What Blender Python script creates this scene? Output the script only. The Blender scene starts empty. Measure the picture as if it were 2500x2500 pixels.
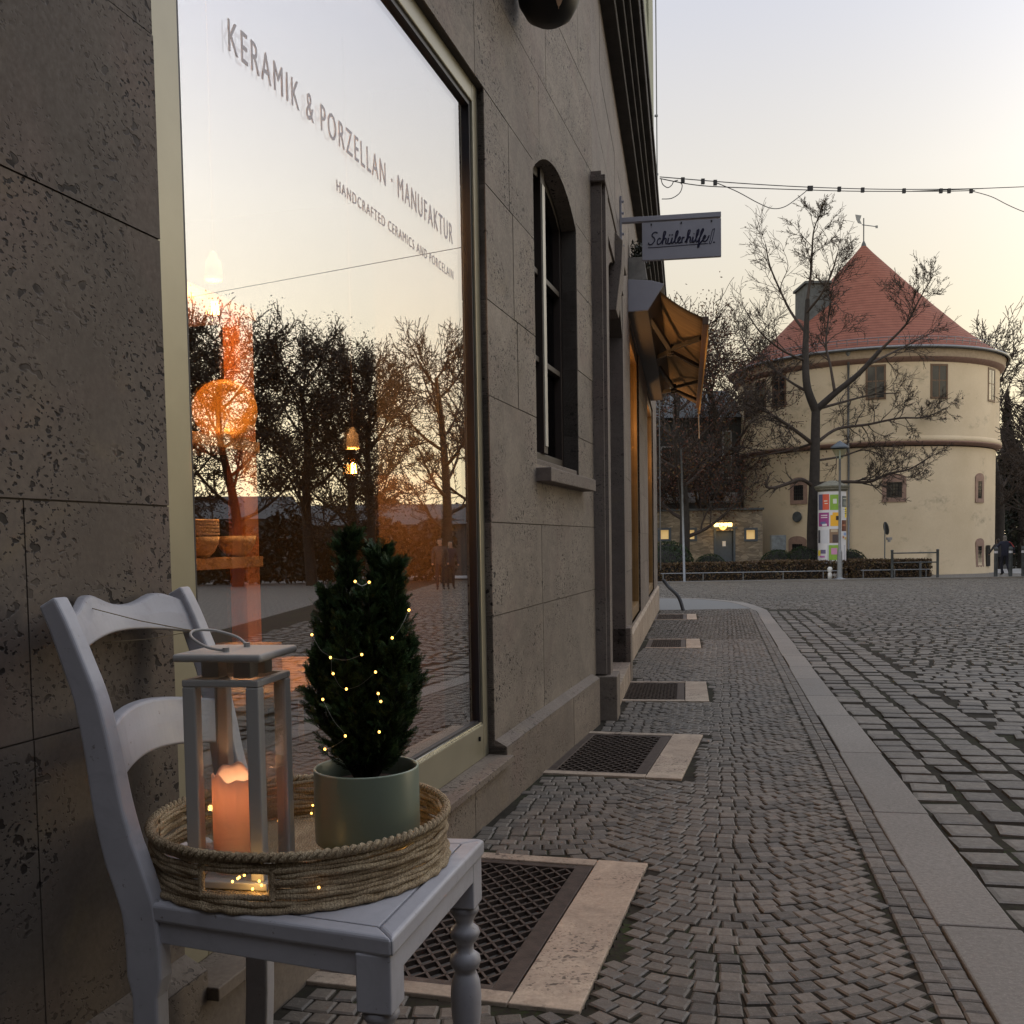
import bpy, math, random
from mathutils import Vector as V, Matrix, noise
R_=math.radians; PI=math.pi
sc=bpy.context.scene
# ---------------- camera -------------------------------------------------
F=2400.;CX=1250.;CY=1450.;H=1.0;SL=.02
CM=Matrix.Rotation(PI/2-R_(3.05),3,'X')@Matrix.Rotation(-.0165,3,'Z')
cd=bpy.data.cameras.new('camera');cam=bpy.data.objects.new('camera',cd);sc.collection.objects.link(cam)
cam.location=(0,0,H);cam.rotation_euler=CM.to_euler()
cd.sensor_fit='HORIZONTAL';cd.sensor_width=36;cd.lens=36*F/2500;cd.shift_y=(CY-1250)/2500
cd.clip_start=.02;cd.clip_end=2000;sc.camera=cam
# ---------------- world, sun, exposure -----------------------------------
SUN_AZ=R_(74);SUN_EL=R_(2.0);GLOW_AZ=R_(58)
w=bpy.data.worlds.new('World');sc.world=w;w.use_nodes=True
nt=w.node_tree;N=nt.nodes;L=nt.links;N.clear()
out=N.new('ShaderNodeOutputWorld');bg=N.new('ShaderNodeBackground');L.new(bg.outputs[0],out.inputs[0])
sky=N.new('ShaderNodeTexSky');sky.sky_type='NISHITA';sky.sun_disc=False;sky.sun_elevation=SUN_EL;sky.sun_rotation=SUN_AZ
sky.air_density=1.2;sky.dust_density=2.0;sky.ozone_density=2.0
tc=N.new('ShaderNodeTexCoord');sep=N.new('ShaderNodeSeparateXYZ');L.new(tc.outputs['Generated'],sep.inputs[0])
def wm(op,a,b=None,c=None):
    n=N.new('ShaderNodeMath');n.operation=op
    for i,v in enumerate((a,b,c)):
        if v is None: continue
        if isinstance(v,(int,float)): n.inputs[i].default_value=v
        else: L.new(v,n.inputs[i])
    return n.outputs[0]
rp=N.new('ShaderNodeValToRGB');L.new(sep.outputs[2],rp.inputs[0]);cr=rp.color_ramp
cr.elements[0].position=0;cr.elements[0].color=(1.0,.83,.50,1)
for p,c in ((.08,(.97,.83,.54,1)),(.20,(.93,.83,.64,1)),(.32,(.92,.87,.79,1)),(.46,(.76,.77,.84,1)),(.60,(.80,.83,.93,1)),(.8,(1.0,1.05,1.2,1))):
    e=cr.elements.new(p);e.color=c
cr.elements[-1].position=1;cr.elements[-1].color=(1.0,1.06,1.22,1)
# the western glow: brighter toward the place where the sun went down
sd=(math.sin(GLOW_AZ),math.cos(GLOW_AZ))
az=wm('ADD',wm('MULTIPLY',sep.outputs[0],sd[0]),wm('MULTIPLY',sep.outputs[1],sd[1]))
hl=wm('SQRT',wm('ADD',wm('MULTIPLY',sep.outputs[0],sep.outputs[0]),wm('MULTIPLY',sep.outputs[1],sep.outputs[1])));az=wm('DIVIDE',az,wm('MAXIMUM',hl,.05))
hor=wm('SUBTRACT',1.0,wm('MULTIPLY',wm('MAXIMUM',sep.outputs[2],0),.85))
gl=wm('MULTIPLY',wm('POWER',wm('MAXIMUM',az,0.0),12.0),hor)
gain=wm('ADD',wm('MULTIPLY',gl,2.1),wm('ADD',.90,wm('MULTIPLY',wm('MAXIMUM',wm('MULTIPLY',sep.outputs[1],-1.0),0),.9)))
mul=N.new('ShaderNodeVectorMath');mul.operation='SCALE';L.new(rp.outputs[0],mul.inputs[0]);L.new(gain,mul.inputs[3])
sk2=N.new('ShaderNodeVectorMath');sk2.operation='SCALE';L.new(sky.outputs[0],sk2.inputs[0]);sk2.inputs[3].default_value=.015
add=N.new('ShaderNodeVectorMath');add.operation='ADD';L.new(mul.outputs[0],add.inputs[0]);L.new(sk2.outputs[0],add.inputs[1])
L.new(add.outputs[0],bg.inputs[0]);bg.inputs[1].default_value=1.0
sl=bpy.data.lights.new('sun','SUN');so=bpy.data.objects.new('sun',sl);sc.collection.objects.link(so)
sl.energy=.25;sl.angle=R_(12);sl.color=(1,.78,.5)
so.rotation_euler=V((-math.sin(SUN_AZ),-math.cos(SUN_AZ),-math.tan(SUN_EL))).to_track_quat('-Z','Y').to_euler()
so.location=(30,25,20)
sc.view_settings.view_transform='Standard';sc.view_settings.look='None';sc.view_settings.exposure=0;sc.view_settings.gamma=1
try: sc.cycles.max_bounces=8;sc.cycles.transparent_max_bounces=24
except Exception: pass
# ---------------- helpers ------------------------------------------------
def ray(px,py): return CM@V(((px-CX)/F,-(py-CY)/F,-1))
def aty(px,py,y): d=ray(px,py);return V((0,0,H))+d*(y/d.y)
def atz(px,py,z): d=ray(px,py);return V((0,0,H))+d*((z-H)/d.z)
def ground(px,py,dz=0): d=ray(px,py);return V((0,0,H))+d*((dz-H)/(d.z+SL*d.y))
def gz(y): return -SL*min(y,60)
class Fr:
    def __init__(s,o,a): s.o=V(o);s.d=V((math.sin(a),math.cos(a),0));s.n=V((math.cos(a),-math.sin(a),0));s.a=a
    def __call__(s,u,n,z): return s.o+s.d*u+s.n*n+V((0,0,z))
    def inv(s,p): q=V(p)-s.o;return q.dot(s.d),q.dot(s.n),p[2]
    def hit(s,px,py,n=0):
        d=ray(px,py);q=s.o+s.n*n-V((0,0,H));t=q.dot(s.n)/d.dot(s.n);P=V((0,0,H))+d*t;return (P-s.o).dot(s.d),P.z
W1=Fr((-1.161,0,0),R_(15.8));W2=Fr((-.53,0,0),R_(10.06))
KB=Fr((1.036-2.127*math.tan(R_(12.26)),0,0),R_(12.26))
rng=random.Random(7)
class MB:
    def __init__(s): s.v=[];s.f=[];s.m=[];s.mi=0
    def add(s,vs,fs):
        b=len(s.v);s.v+=[tuple(v) for v in vs];s.f+=[tuple(i+b for i in f) for f in fs];s.m+=[s.mi]*len(fs);return s
    def hexa(s,p): # p: 8 points, bottom 4 ccw, top 4
        return s.add(p,[(3,2,1,0),(4,5,6,7),(0,1,5,4),(1,2,6,5),(2,3,7,6),(3,0,4,7)])
    def box(s,c,d,rz=0,M=None):
        M=M or Matrix.Rotation(rz,3,'Z');c=V(c);x,y,z=[k/2 for k in d]
        return s.hexa([c+M@V(q) for q in ((-x,-y,-z),(x,-y,-z),(x,y,-z),(-x,y,-z),(-x,-y,z),(x,-y,z),(x,y,z),(-x,y,z))])
    def fbox(s,fr,u0,u1,n0,n1,z0,z1):
        return s.hexa([fr(u,n,z) for z in (z0,z1) for u,n in ((u0,n0),(u0,n1),(u1,n1),(u1,n0))][0:8])
    def prism(s,pts,vec):
        k=len(pts);v=V(vec);a=[V(p) for p in pts];b=[p+v for p in a]
        return s.add(a+b,[tuple(range(k))[::-1],tuple(range(k,2*k))]+[(i,(i+1)%k,k+(i+1)%k,k+i) for i in range(k)])
    def tube(s,path,r,n=8,cap=True,closed=False):
        path=[V(p) for p in path];m=len(path)
        if isinstance(r,(int,float)): r=[r]*m
        vs=[];up=None
        for i,p in enumerate(path):
            if closed: t=path[(i+1)%m]-path[i-1]
            else: t=path[min(i+1,m-1)]-path[max(i-1,0)]
            if t.length<1e-9: t=V((0,0,1))
            t.normalize()
            if up is None:
                up=V((0,0,1)) if abs(t.z)<.9 else V((1,0,0))
            a=t.cross(up)
            if a.length<1e-6: a=t.orthogonal()
            a.normalize();b=a.cross(t);up=b
            for k in range(n):
                q=2*PI*k/n;vs.append(p+(a*math.cos(q)+b*math.sin(q))*r[i])
        fs=[];M=m if closed else m-1
        for i in range(M):
            j=(i+1)%m
            for k in range(n): fs.append((i*n+k,i*n+(k+1)%n,j*n+(k+1)%n,j*n+k))
        if cap and not closed: fs+=[tuple(range(n)),tuple(range((m-1)*n,m*n))[::-1]]
        return s.add(vs,fs)
    def lathe(s,prof,c,n=24,a0=0,a1=2*PI,M=None):
        c=V(c);full=abs(a1-a0-2*PI)<1e-6;k=n if full else n+1;vs=[]
        for r,z in prof:
            for i in range(k):
                q=a0+(a1-a0)*i/n;p=V((r*math.cos(q),r*math.sin(q),z))
                vs.append(c+(M@p if M else p))
        fs=[]
        for j in range(len(prof)-1):
            for i in range(n):
                i2=(i+1)%k if full else i+1
                fs.append((j*k+i,j*k+i2,(j+1)*k+i2,(j+1)*k+i))
        return s.add(vs,fs)
    def sweep(s,path,wd,dp,side):  # rectangular section along path; side = fixed lateral axis
        side=V(side).normalized();path=[V(p) for p in path];m=len(path);vs=[]
        if isinstance(wd,(int,float)): wd=[wd]*m
        if isinstance(dp,(int,float)): dp=[dp]*m
        for i,p in enumerate(path):
            t=(path[min(i+1,m-1)]-path[max(i-1,0)]).normalized();a=t.cross(side).normalized()
            for q,r in ((-1,-1),(1,-1),(1,1),(-1,1)): vs.append(p+side*(q*wd[i]/2)+a*(r*dp[i]/2))
        fs=[(3,2,1,0),tuple(range((m-1)*4,m*4))]
        for i in range(m-1):
            for k in range(4): fs.append((i*4+k,i*4+(k+1)%4,(i+1)*4+(k+1)%4,(i+1)*4+k))
        return s.add(vs,fs)
    def build(s,name,mat,parent=None,org=None,smooth=False,bevel=0,subsurf=0,seg=2,**tags):
        me=bpy.data.meshes.new(name)
        o=V(parent_org(parent)) if parent else V(org or (0,0,0))
        me.from_pydata([tuple(V(v)-o) for v in s.v],[],s.f);me.validate()
        for mt in (mat if isinstance(mat,(list,tuple)) else [mat]): me.materials.append(mt)
        if isinstance(mat,(list,tuple)) and len(me.polygons)==len(s.m): me.polygons.foreach_set('material_index',s.m)
        if smooth: me.polygons.foreach_set('use_smooth',[True]*len(me.polygons))
        ob=bpy.data.objects.new(name,me);sc.collection.objects.link(ob)
        if parent: ob.parent=parent
        else: ob.location=o
        if bevel:
            m=ob.modifiers.new('bevel','BEVEL');m.width=bevel;m.segments=seg;m.limit_method='ANGLE';m.angle_limit=R_(40)
        if subsurf:
            m=ob.modifiers.new('sub','SUBSURF');m.levels=subsurf;m.render_levels=subsurf
        tag(ob,**tags);return ob
def parent_org(p):
    o=V((0,0,0))
    while p: o+=p.location;p=p.parent
    return o
def tag(o,label=None,cat=None,group=None,kind=None):
    if label: o['label']=label
    if cat: o['category']=cat
    if group: o['group']=group
    if kind: o['kind']=kind
def thing(name,loc,label,cat,group=None,kind=None):
    o=bpy.data.objects.new(name,None);o.empty_display_size=.1;sc.collection.objects.link(o);o.location=V(loc);tag(o,label,cat,group,kind);return o
def copy_tree(o,parent=None):
    c=o.copy();sc.collection.objects.link(c)
    if parent: c.parent=parent
    for ch in list(o.children): copy_tree(ch,c)
    return c
def spline(pts,n=8,closed=False):
    P=[V(p) for p in pts];o=[];m=len(P)
    for i in range(m if closed else m-1):
        a=P[(i-1)%m] if closed else P[max(i-1,0)];b=P[i];c=P[(i+1)%m];d=P[(i+2)%m] if closed else P[min(i+2,m-1)]
        for k in range(n):
            t=k/n;o.append(.5*((2*b)+(c-a)*t+(2*a-5*b+4*c-d)*t*t+(3*b-a-3*c+d)*t**3))
    if not closed: o.append(P[-1])
    return o
def lerp(a,b,t): return a+(b-a)*t
# ---------------- materials ----------------------------------------------
class Mt:
    def __init__(s,name):
        s.m=bpy.data.materials.new(name);s.m.use_nodes=True;s.t=s.m.node_tree;s.N=s.t.nodes;s.L=s.t.links
        s.b=s.N['Principled BSDF'];s.o=s.N['Material Output']
    def node(s,k,**kw):
        n=s.N.new(k)
        for a,b in kw.items(): setattr(n,a,b)
        return n
    def set(s,sock,v):
        if isinstance(v,bpy.types.NodeSocket): s.L.new(v,sock)
        else: sock.default_value=v
    def coord(s,scale=(1,1,1),rot=(0,0,0),kind='Object'):
        tc=s.node('ShaderNodeTexCoord');mp=s.node('ShaderNodeMapping');s.L.new(tc.outputs[kind],mp.inputs[0])
        mp.inputs['Scale'].default_value=scale;mp.inputs['Rotation'].default_value=rot;return mp.outputs[0]
    def noise(s,scale,detail=4,rough=.55,vec=None,dist=0):
        n=s.node('ShaderNodeTexNoise');n.inputs['Scale'].default_value=scale;n.inputs['Detail'].default_value=detail
        n.inputs['Roughness'].default_value=rough;n.inputs['Distortion'].default_value=dist
        s.L.new(vec if vec is not None else s.coord(),n.inputs['Vector']);return n.outputs['Fac']
    def voro(s,scale,vec=None,feature='F1',out='Distance',rand=1):
        n=s.node('ShaderNodeTexVoronoi',feature=feature);n.inputs['Scale'].default_value=scale;n.inputs['Randomness'].default_value=rand
        s.L.new(vec if vec is not None else s.coord(),n.inputs['Vector']);return n.outputs[out]
    def ramp(s,f,stops):
        n=s.node('ShaderNodeValToRGB');s.set(n.inputs[0],f);e=n.color_ramp.elements
        while len(e)<len(stops): e.new(.5)
        for i,(p,c) in enumerate(stops):
            e[i].position=p;e[i].color=tuple(c)+(1,) if len(c)==3 else c
        return n.outputs[0]
    def mr(s,f,a,b,c=0,d=1):
        n=s.node('ShaderNodeMapRange');s.set(n.inputs[0],f)
        for i,v in enumerate((a,b,c,d)): n.inputs[i+1].default_value=v
        return n.outputs[0]
    def math(s,op,a,b=0):
        n=s.node('ShaderNodeMath',operation=op);s.set(n.inputs[0],a);s.set(n.inputs[1],b);return n.outputs[0]
    def mix(s,f,a,b,mode='MIX'):
        n=s.node('ShaderNodeMix',data_type='RGBA',blend_type=mode);s.set(n.inputs[0],f)
        for i,v in ((6,a),(7,b)):
            if isinstance(v,tuple) and len(v)==3: v=v+(1,)
            s.set(n.inputs[i],v)
        return n.outputs[2]
    def island(s):
        return s.node('ShaderNodeNewGeometry').outputs['Random Per Island']
    def base(s,c,rough=.6,metal=0,spec=.5):
        if isinstance(c,tuple) and len(c)==3: c=c+(1,)
        s.set(s.b.inputs['Base Color'],c);s.set(s.b.inputs['Roughness'],rough);s.b.inputs['Metallic'].default_value=metal
        s.b.inputs['Specular IOR Level'].default_value=spec;return s
    def bump(s,h,strength=.3,dist=.01):
        n=s.node('ShaderNodeBump');n.inputs['Strength'].default_value=strength;n.inputs['Distance'].default_value=dist
        s.set(n.inputs['Height'],h);s.L.new(n.outputs[0],s.b.inputs['Normal']);return s
def simple(name,c,rough=.55,metal=0,var=.12,sc_=8,bump=.1,bd=.002,spec=.5):
    m=Mt(name);f=m.noise(sc_,5);c=tuple(c)
    col=m.mix(m.mr(f,.3,.7),tuple(k*(1-var) for k in c),tuple(min(1,k*(1+var)) for k in c))
    m.base(col,rough,metal,spec)
    if bump: m.bump(m.noise(sc_*9,4),bump,bd)
    return m.m
def emit(name,c,e,base=(.8,.6,.3)):
    m=Mt(name);m.base(base,.4);m.b.inputs['Emission Color'].default_value=tuple(c)+(1,);m.b.inputs['Emission Strength'].default_value=e;return m.m
def glass(name,ior=1.9,tint=(1,1,1),rough=.0,boost=1.0,add_=0):
    m=Mt(name);m.N.remove(m.b)
    g=m.node('ShaderNodeBsdfGlossy');g.inputs['Roughness'].default_value=rough;t=m.node('ShaderNodeBsdfTransparent');t.inputs[0].default_value=tuple(tint)+(1,)
    lw=m.node('ShaderNodeLayerWeight');lw.inputs[0].default_value=.5;F0=((ior-1)/(ior+1))**2
    sch=m.math('ADD',m.math('MULTIPLY',m.math('POWER',lw.outputs['Facing'],5.0),1-F0),F0)   # Schlick, the same for both faces of the pane
    f=m.math('MINIMUM',m.math('ADD',m.math('MULTIPLY',sch,boost),add_),.97)
    mx=m.node('ShaderNodeMixShader');m.L.new(f,mx.inputs[0]);m.L.new(t.outputs[0],mx.inputs[1]);m.L.new(g.outputs[0],mx.inputs[2]);m.L.new(mx.outputs[0],m.o.inputs[0]);return m.m
def travertine(name,rotz,c1=(.20,.166,.132),c2=(.36,.305,.245),pits=1.0,edge=.55):
    m=Mt(name);co=m.coord((1,1,1),(0,0,rotz))
    mp=m.node('ShaderNodeMapping');m.L.new(co,mp.inputs[0]);mp.inputs['Scale'].default_value=(1,1,1.4)
    big=m.noise(1.3,5,.6,mp.outputs[0],.6);isl=m.island()
    band=m.noise(7,6,.65,mp.outputs[0],1.2);fine=m.noise(90,5,.7,co)
    col=m.mix(m.mr(big,.3,.7),c1,c2);col=m.mix(m.mr(m.noise(2.6,3,.5,co,.4),.52,.75,0,.55),col,(.21,.135,.115))
    col=m.mix(m.mr(m.noise(3.1,4,.5,mp.outputs[0],.8),.6,.75,0,.4),col,(.25,.19,.10))
    col=m.mix(m.mr(isl,0,1,0,.30),col,(.10,.09,.08));col=m.mix(m.mr(band,.35,.65,0,.35),col,(.10,.082,.07))
    col=m.mix(m.mr(fine,.3,.75,.0,.35),col,(.06,.05,.045))
    # open pores: long vein-like pits gathered in patches
    patch=m.mr(m.noise(2.6,4,.6,mp.outputs[0],.5),.42,.58)
    p1=m.mr(m.noise(38,1.2,.5,mp.outputs[0],.12),.64,.68);p2=m.mr(m.noise(95,1.5,.5,mp.outputs[0]),.60,.66,0,.85)
    pit=m.math('MULTIPLY',m.math('MAXIMUM',p1,p2),m.math('MULTIPLY',patch,pits))
    col=m.mix(pit,col,(.018,.013,.011));m.base(col,m.mr(fine,.3,.7,.55,.8),0,.3)
    h=m.math('SUBTRACT',m.math('ADD',m.math('MULTIPLY',fine,.12),m.math('MULTIPLY',band,.15)),pit);m.bump(h,.6,.004);return m.m
M={}
M['trav']=travertine('travertine near',-R_(15.8))
M['trav_shade']=travertine('travertine pier painted shade',-R_(15.8),(.095,.077,.062),(.175,.142,.115),1.25)  # wall travertine recoloured darker, standing in for shade on the near pier
M['trav2']=travertine('travertine far',-R_(10.06),(.20,.165,.14),(.30,.25,.21),.6)
M['plinth']=travertine('travertine plinth',0,(.17,.135,.105),(.29,.24,.19),.8)
M['trim']=travertine('travertine trim',0,(.15,.12,.10),(.24,.20,.17),.6)
M['light_stone']=travertine('pale travertine paving',0,(.50,.385,.285),(.63,.51,.385),.7)  # pale stone, colour raised further to stand in for warm shop light spill
M['dark']=simple('dark void',(.012,.011,.010),.9,bump=0)
M['joint']=simple('joint mortar',(.085,.072,.06),.95)
M['olive']=simple('olive bronze frame paint',(.30,.275,.195),.34,.35,var=.06,bump=.03)
M['gasket']=simple('black gasket',(.012,.010,.014),.5,bump=0)
M['silver']=simple('silver bead',(.7,.68,.6),.25,1,bump=0)
M['glass']=glass('shop glass',1.55,(.98,.97,.95),0,1.0,.36)
M['glass2']=glass('window glass',1.5,(.5,.5,.52),0,.7)
M['clear']=glass('clear lantern glass',1.45,(.97,.98,.98),0,1.0,.035)
M['letter']=simple('grey vinyl lettering',(.50,.47,.51),.5,var=.03,bump=0)
M['letter2']=simple('navy lettering',(.02,.02,.05),.5,var=.03,bump=0)
M['wood_o']=simple('orange shelf wood',(.62,.25,.085),.5,var=.25,sc_=5,bump=.2)
M['wood_b']=simple('oiled board wood',(.58,.34,.15),.5,var=.2,sc_=6,bump=.2)
M['room']=simple('shop room wall',(.075,.062,.05),.8)
M['ceramic']=simple('cream ceramic',(.72,.52,.30),.35,var=.05,bump=.05)
M['porcelain']=simple('porcelain fitting',(.62,.52,.38),.35,var=.03,bump=0)
M['paper']=simple('card paper',(.75,.60,.42),.7,var=.04,bump=0)
M['greysign']=simple('grey sign paint',(.30,.30,.34),.45,var=.04,bump=.03)
M['stucco']=simple('sage render',(.26,.27,.19),.85,var=.12,sc_=3,bump=.5,bd=.004)
M['cornice']=simple('weathered cornice',(.045,.040,.035),.85,var=.3,sc_=5,bump=.4,bd=.004)
M['black_iron']=simple('black iron',(.018,.017,.017),.5,.3,bump=.1)
M['grate']=simple('rusty grating steel',(.085,.065,.055),.5,.6,var=.35,sc_=25,bump=.4)
M['zinc']=simple('galvanised steel',(.19,.20,.21),.5,.5,var=.15,sc_=10)
M['cable']=simple('black cable',(.012,.012,.014),.6,bump=0)
def m_awning():
    m=Mt('awning canvas');f=m.noise(3,5,.5,m.coord((1,6,1)));m.base(m.mix(m.mr(f,.3,.7),(.15,.105,.06),(.27,.19,.105)),.85)
    t=m.node('ShaderNodeBsdfTranslucent');t.inputs[0].default_value=(.36,.25,.14,1);mx=m.node('ShaderNodeMixShader');mx.inputs[0].default_value=.25
    m.L.new(m.b.outputs[0],mx.inputs[1]);m.L.new(t.outputs[0],mx.inputs[2]);m.L.new(mx.outputs[0],m.o.inputs[0]);return m.m
M['awning']=m_awning()
def m_setts(name,cols,moss=.0,sc_=60):
    m=Mt(name);i=m.island();n=m.noise(sc_,5,.65);big=m.noise(.9,3)
    col=m.ramp(i,[(0,cols[0]),(.35,cols[1]),(.7,cols[2]),(1,cols[3])])
    col=m.mix(m.mr(n,.25,.75,0,.55),col,tuple(k*.45 for k in cols[1]));col=m.mix(m.mr(m.noise(200,2),.6,.75,0,.35),col,tuple(min(1,k*2.2) for k in cols[2]))
    col=m.mix(m.mr(big,.35,.7,0,.35),col,(.07,.068,.06))
    m.base(col,m.mr(n,.2,.8,.42,.72),0,.45);m.bump(n,.55,.004);return m.m
M['mosaic']=m_setts('mosaic sett stone',[(.075,.066,.056),(.135,.115,.093),(.205,.172,.138),(.12,.110,.098)])
M['road']=m_setts('road sett stone',[(.092,.080,.068),(.148,.130,.108),(.205,.18,.148),(.118,.108,.096)],sc_=35)
M['kerb']=m_setts('kerb granite',[(.19,.172,.15),(.235,.212,.187),(.27,.243,.213),(.21,.194,.175)],sc_=80)
def m_soil():
    m=Mt('joint soil and moss');n=m.noise(18,5,.6);b=m.noise(2.2,3,.5)
    col=m.mix(m.mr(n,.35,.65),(.018,.015,.011),(.034,.029,.021));ms=m.math('MULTIPLY',m.mr(b,.45,.65,0,.7),m.mr(m.noise(60,3),.45,.65))
    col=m.mix(ms,col,(.030,.048,.010));m.base(col,.95,0,.2);m.bump(n,.6,.006);return m.m
M['soil']=m_soil()
def m_farpave(name,c1,c2,scale):
    m=Mt(name);br=m.node('ShaderNodeTexBrick');m.L.new(m.coord((1,1,1),(0,0,R_(12))),br.inputs[0]);br.inputs['Scale'].default_value=scale
    for k,c in (('Color1',c1),('Color2',c2),('Mortar',(.035,.032,.026))): br.inputs[k].default_value=tuple(c)+(1,)
    br.inputs['Mortar Size'].default_value=.03;br.inputs['Brick Width'].default_value=.75;br.inputs['Row Height'].default_value=.55;br.inputs['Mortar Smooth'].default_value=.4
    n=m.noise(30,5);m.base(m.mix(m.mr(n,.3,.7,0,.45),br.outputs[0],(.075,.07,.062)),.7);m.bump(m.math('SUBTRACT',m.math('MULTIPLY',n,.3),br.outputs['Fac']),.5,.012);return m.m
M['farpave']=m_farpave('worn stone paving',(.15,.14,.125),(.19,.175,.155),5)
M['white_paint']=simple('chalky white paint',(.40,.40,.44),.42,var=.05,sc_=14,bump=.12,bd=.0012)
def m_chair():
    m=Mt('worn chalk paint');n=m.noise(5,5,.6);st=m.noise(26,5,.65,m.coord((.5,.5,.5)),1.5);f=m.noise(160,3)
    col=m.mix(m.mr(n,.3,.7),(.36,.355,.38),(.46,.455,.485));col=m.mix(m.mr(st,.5,.72,0,.35),col,(.27,.26,.28));col=m.mix(m.mr(m.noise(60,4,.7),.66,.72,0,.8),col,(.16,.13,.11))
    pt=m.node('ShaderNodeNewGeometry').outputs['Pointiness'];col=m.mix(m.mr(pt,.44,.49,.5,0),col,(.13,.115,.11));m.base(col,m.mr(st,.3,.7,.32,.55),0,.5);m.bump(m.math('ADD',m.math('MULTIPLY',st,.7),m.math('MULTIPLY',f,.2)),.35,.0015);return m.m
M['white_paint']=m_chair()
M['lantern']=simple('white powder coat',(.36,.35,.33),.45,var=.03,bump=.04)
def m_rope():
    m=Mt('seagrass rope');w_=m.node('ShaderNodeTexWave');m.L.new(m.coord((1,1,1.4)),w_.inputs[0]);w_.inputs['Scale'].default_value=60;w_.inputs['Distortion'].default_value=9;w_.inputs['Detail'].default_value=3;w_.inputs['Detail Scale'].default_value=2.5
    n=m.noise(45,4);i=m.island();col=m.ramp(m.noise(22,4,.6),[(0,(.22,.15,.085)),(.42,(.38,.29,.18)),(.62,(.50,.40,.26)),(1,(.62,.52,.36))])
    col=m.mix(m.mr(i,0,1,0,.3),col,(.19,.12,.06));col=m.mix(m.mr(w_.outputs[1],.2,.6,.35,0),col,(.07,.045,.022));m.base(col,.75,0,.3);m.bump(w_.outputs[1],.7,.002);return m.m
M['rope']=m_rope()
M['potgreen']=simple('sage glazed ceramic',(.155,.185,.135),.38,var=.06,sc_=6,bump=.04)
M['rim']=simple('bare glazed rim',(.30,.36,.28),.3,bump=0)
M['compost']=simple('potting soil',(.015,.011,.008),.95,bump=.8)
def m_leaf(name,c1,c2,c3=None,tr=.2):
    m=Mt(name);i=m.island();col=m.ramp(i,[(0,c1),(.6,c2),(1,c3 or c2)]);m.base(col,.6,0,.3);return m.m
M['cypress']=m_leaf('cypress spray',(.014,.034,.010),(.032,.068,.020),(.075,.115,.035))
M['hedge']=m_leaf('hedge leaf',(.018,.026,.009),(.045,.042,.018),(.10,.06,.028))
M['hedge2']=m_leaf('dry beech leaf',(.045,.03,.018),(.10,.06,.035),(.12,.085,.03))
M['boxleaf']=m_leaf('boxwood leaf',(.010,.022,.008),(.02,.036,.011),(.03,.05,.016))
M['yew']=m_leaf('evergreen foliage',(.008,.012,.007),(.016,.02,.010),(.03,.027,.016))
M['redleaf']=m_leaf('clinging autumn leaf',(.05,.022,.014),(.11,.038,.022),(.10,.07,.02))
M['seed']=m_leaf('hanging lime seed',(.03,.022,.014),(.055,.038,.02),(.09,.06,.03))
M['bark']=simple('dark bark',(.026,.021,.018),.9,var=.35,sc_=6,bump=.8,bd=.02)
M['bark2']=simple('grey brown twig bark',(.038,.027,.021),.9,var=.3,sc_=6,bump=.3)
def m_render():
    m=Mt('ochre lime render');n=m.noise(.5,5,.6);f=m.noise(14,5,.6)
    col=m.mix(m.mr(n,.3,.7),(.60,.49,.335),(.69,.575,.41));col=m.mix(m.mr(f,.3,.7,0,.15),col,(.42,.33,.2))
    st=m.math('MULTIPLY',m.mr(m.noise(.55,6,.7,m.coord((1,1,1.6))),.56,.68),m.mr(m.noise(3,5,.7),.4,.6));col=m.mix(m.math('MULTIPLY',st,.6),col,(.20,.17,.12))
    m.base(col,.9,0,.2);m.bump(f,.3,.02);return m.m
M['render']=m_render()
def m_tiles():
    m=Mt('red clay roof tile');g=m.node('ShaderNodeTexCoord');s_=m.node('ShaderNodeSeparateXYZ');m.L.new(g.outputs['Object'],s_.inputs[0])
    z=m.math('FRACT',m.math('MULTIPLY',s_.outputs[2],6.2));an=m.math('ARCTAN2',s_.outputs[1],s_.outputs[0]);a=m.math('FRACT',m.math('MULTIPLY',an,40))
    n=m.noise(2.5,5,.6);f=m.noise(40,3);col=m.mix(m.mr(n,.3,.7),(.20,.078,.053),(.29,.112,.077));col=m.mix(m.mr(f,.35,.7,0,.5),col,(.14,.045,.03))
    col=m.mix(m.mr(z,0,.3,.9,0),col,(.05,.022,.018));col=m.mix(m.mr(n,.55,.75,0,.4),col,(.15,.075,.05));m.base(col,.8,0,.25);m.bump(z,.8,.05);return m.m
M['tiles']=m_tiles()
M['sandstone']=simple('red sandstone',(.29,.19,.145),.85,var=.15,sc_=5)
M['redband']=simple('dark red moulding',(.23,.14,.11),.8,var=.15)
M['winwood']=simple('brown window wood',(.13,.075,.04),.6,var=.15)
M['winpane']=simple('dark window pane',(.02,.02,.022),.2,bump=0,spec=.5)
M['slate']=simple('grey slate',(.062,.068,.07),.75,var=.3,sc_=4,bump=.4)
M['bluegrey']=simple('blue grey joinery',(.06,.075,.09),.6)
def m_rubble():
    m=Mt('rubble stone wall');c=m.coord((1.2,1.2,4.0));v=m.voro(2.6,c,'F1','Color');d=m.voro(2.6,c,'DISTANCE_TO_EDGE','Distance')
    sp=m.node('ShaderNodeSeparateColor');m.L.new(v,sp.inputs[0])
    col=m.ramp(sp.outputs[0],[(0,(.14,.115,.085)),(.5,(.22,.18,.13)),(1,(.30,.25,.18))]);col=m.mix(m.mr(d,0,.05,.7,0),col,(.10,.085,.065));m.base(col,.9);m.bump(m.mr(d,0,.08),.5,.02);return m.m
M['rubble']=m_rubble()
M['facade_dark']=simple('dark grey building',(.06,.058,.055),.85,var=.2,sc_=1.5)
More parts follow.
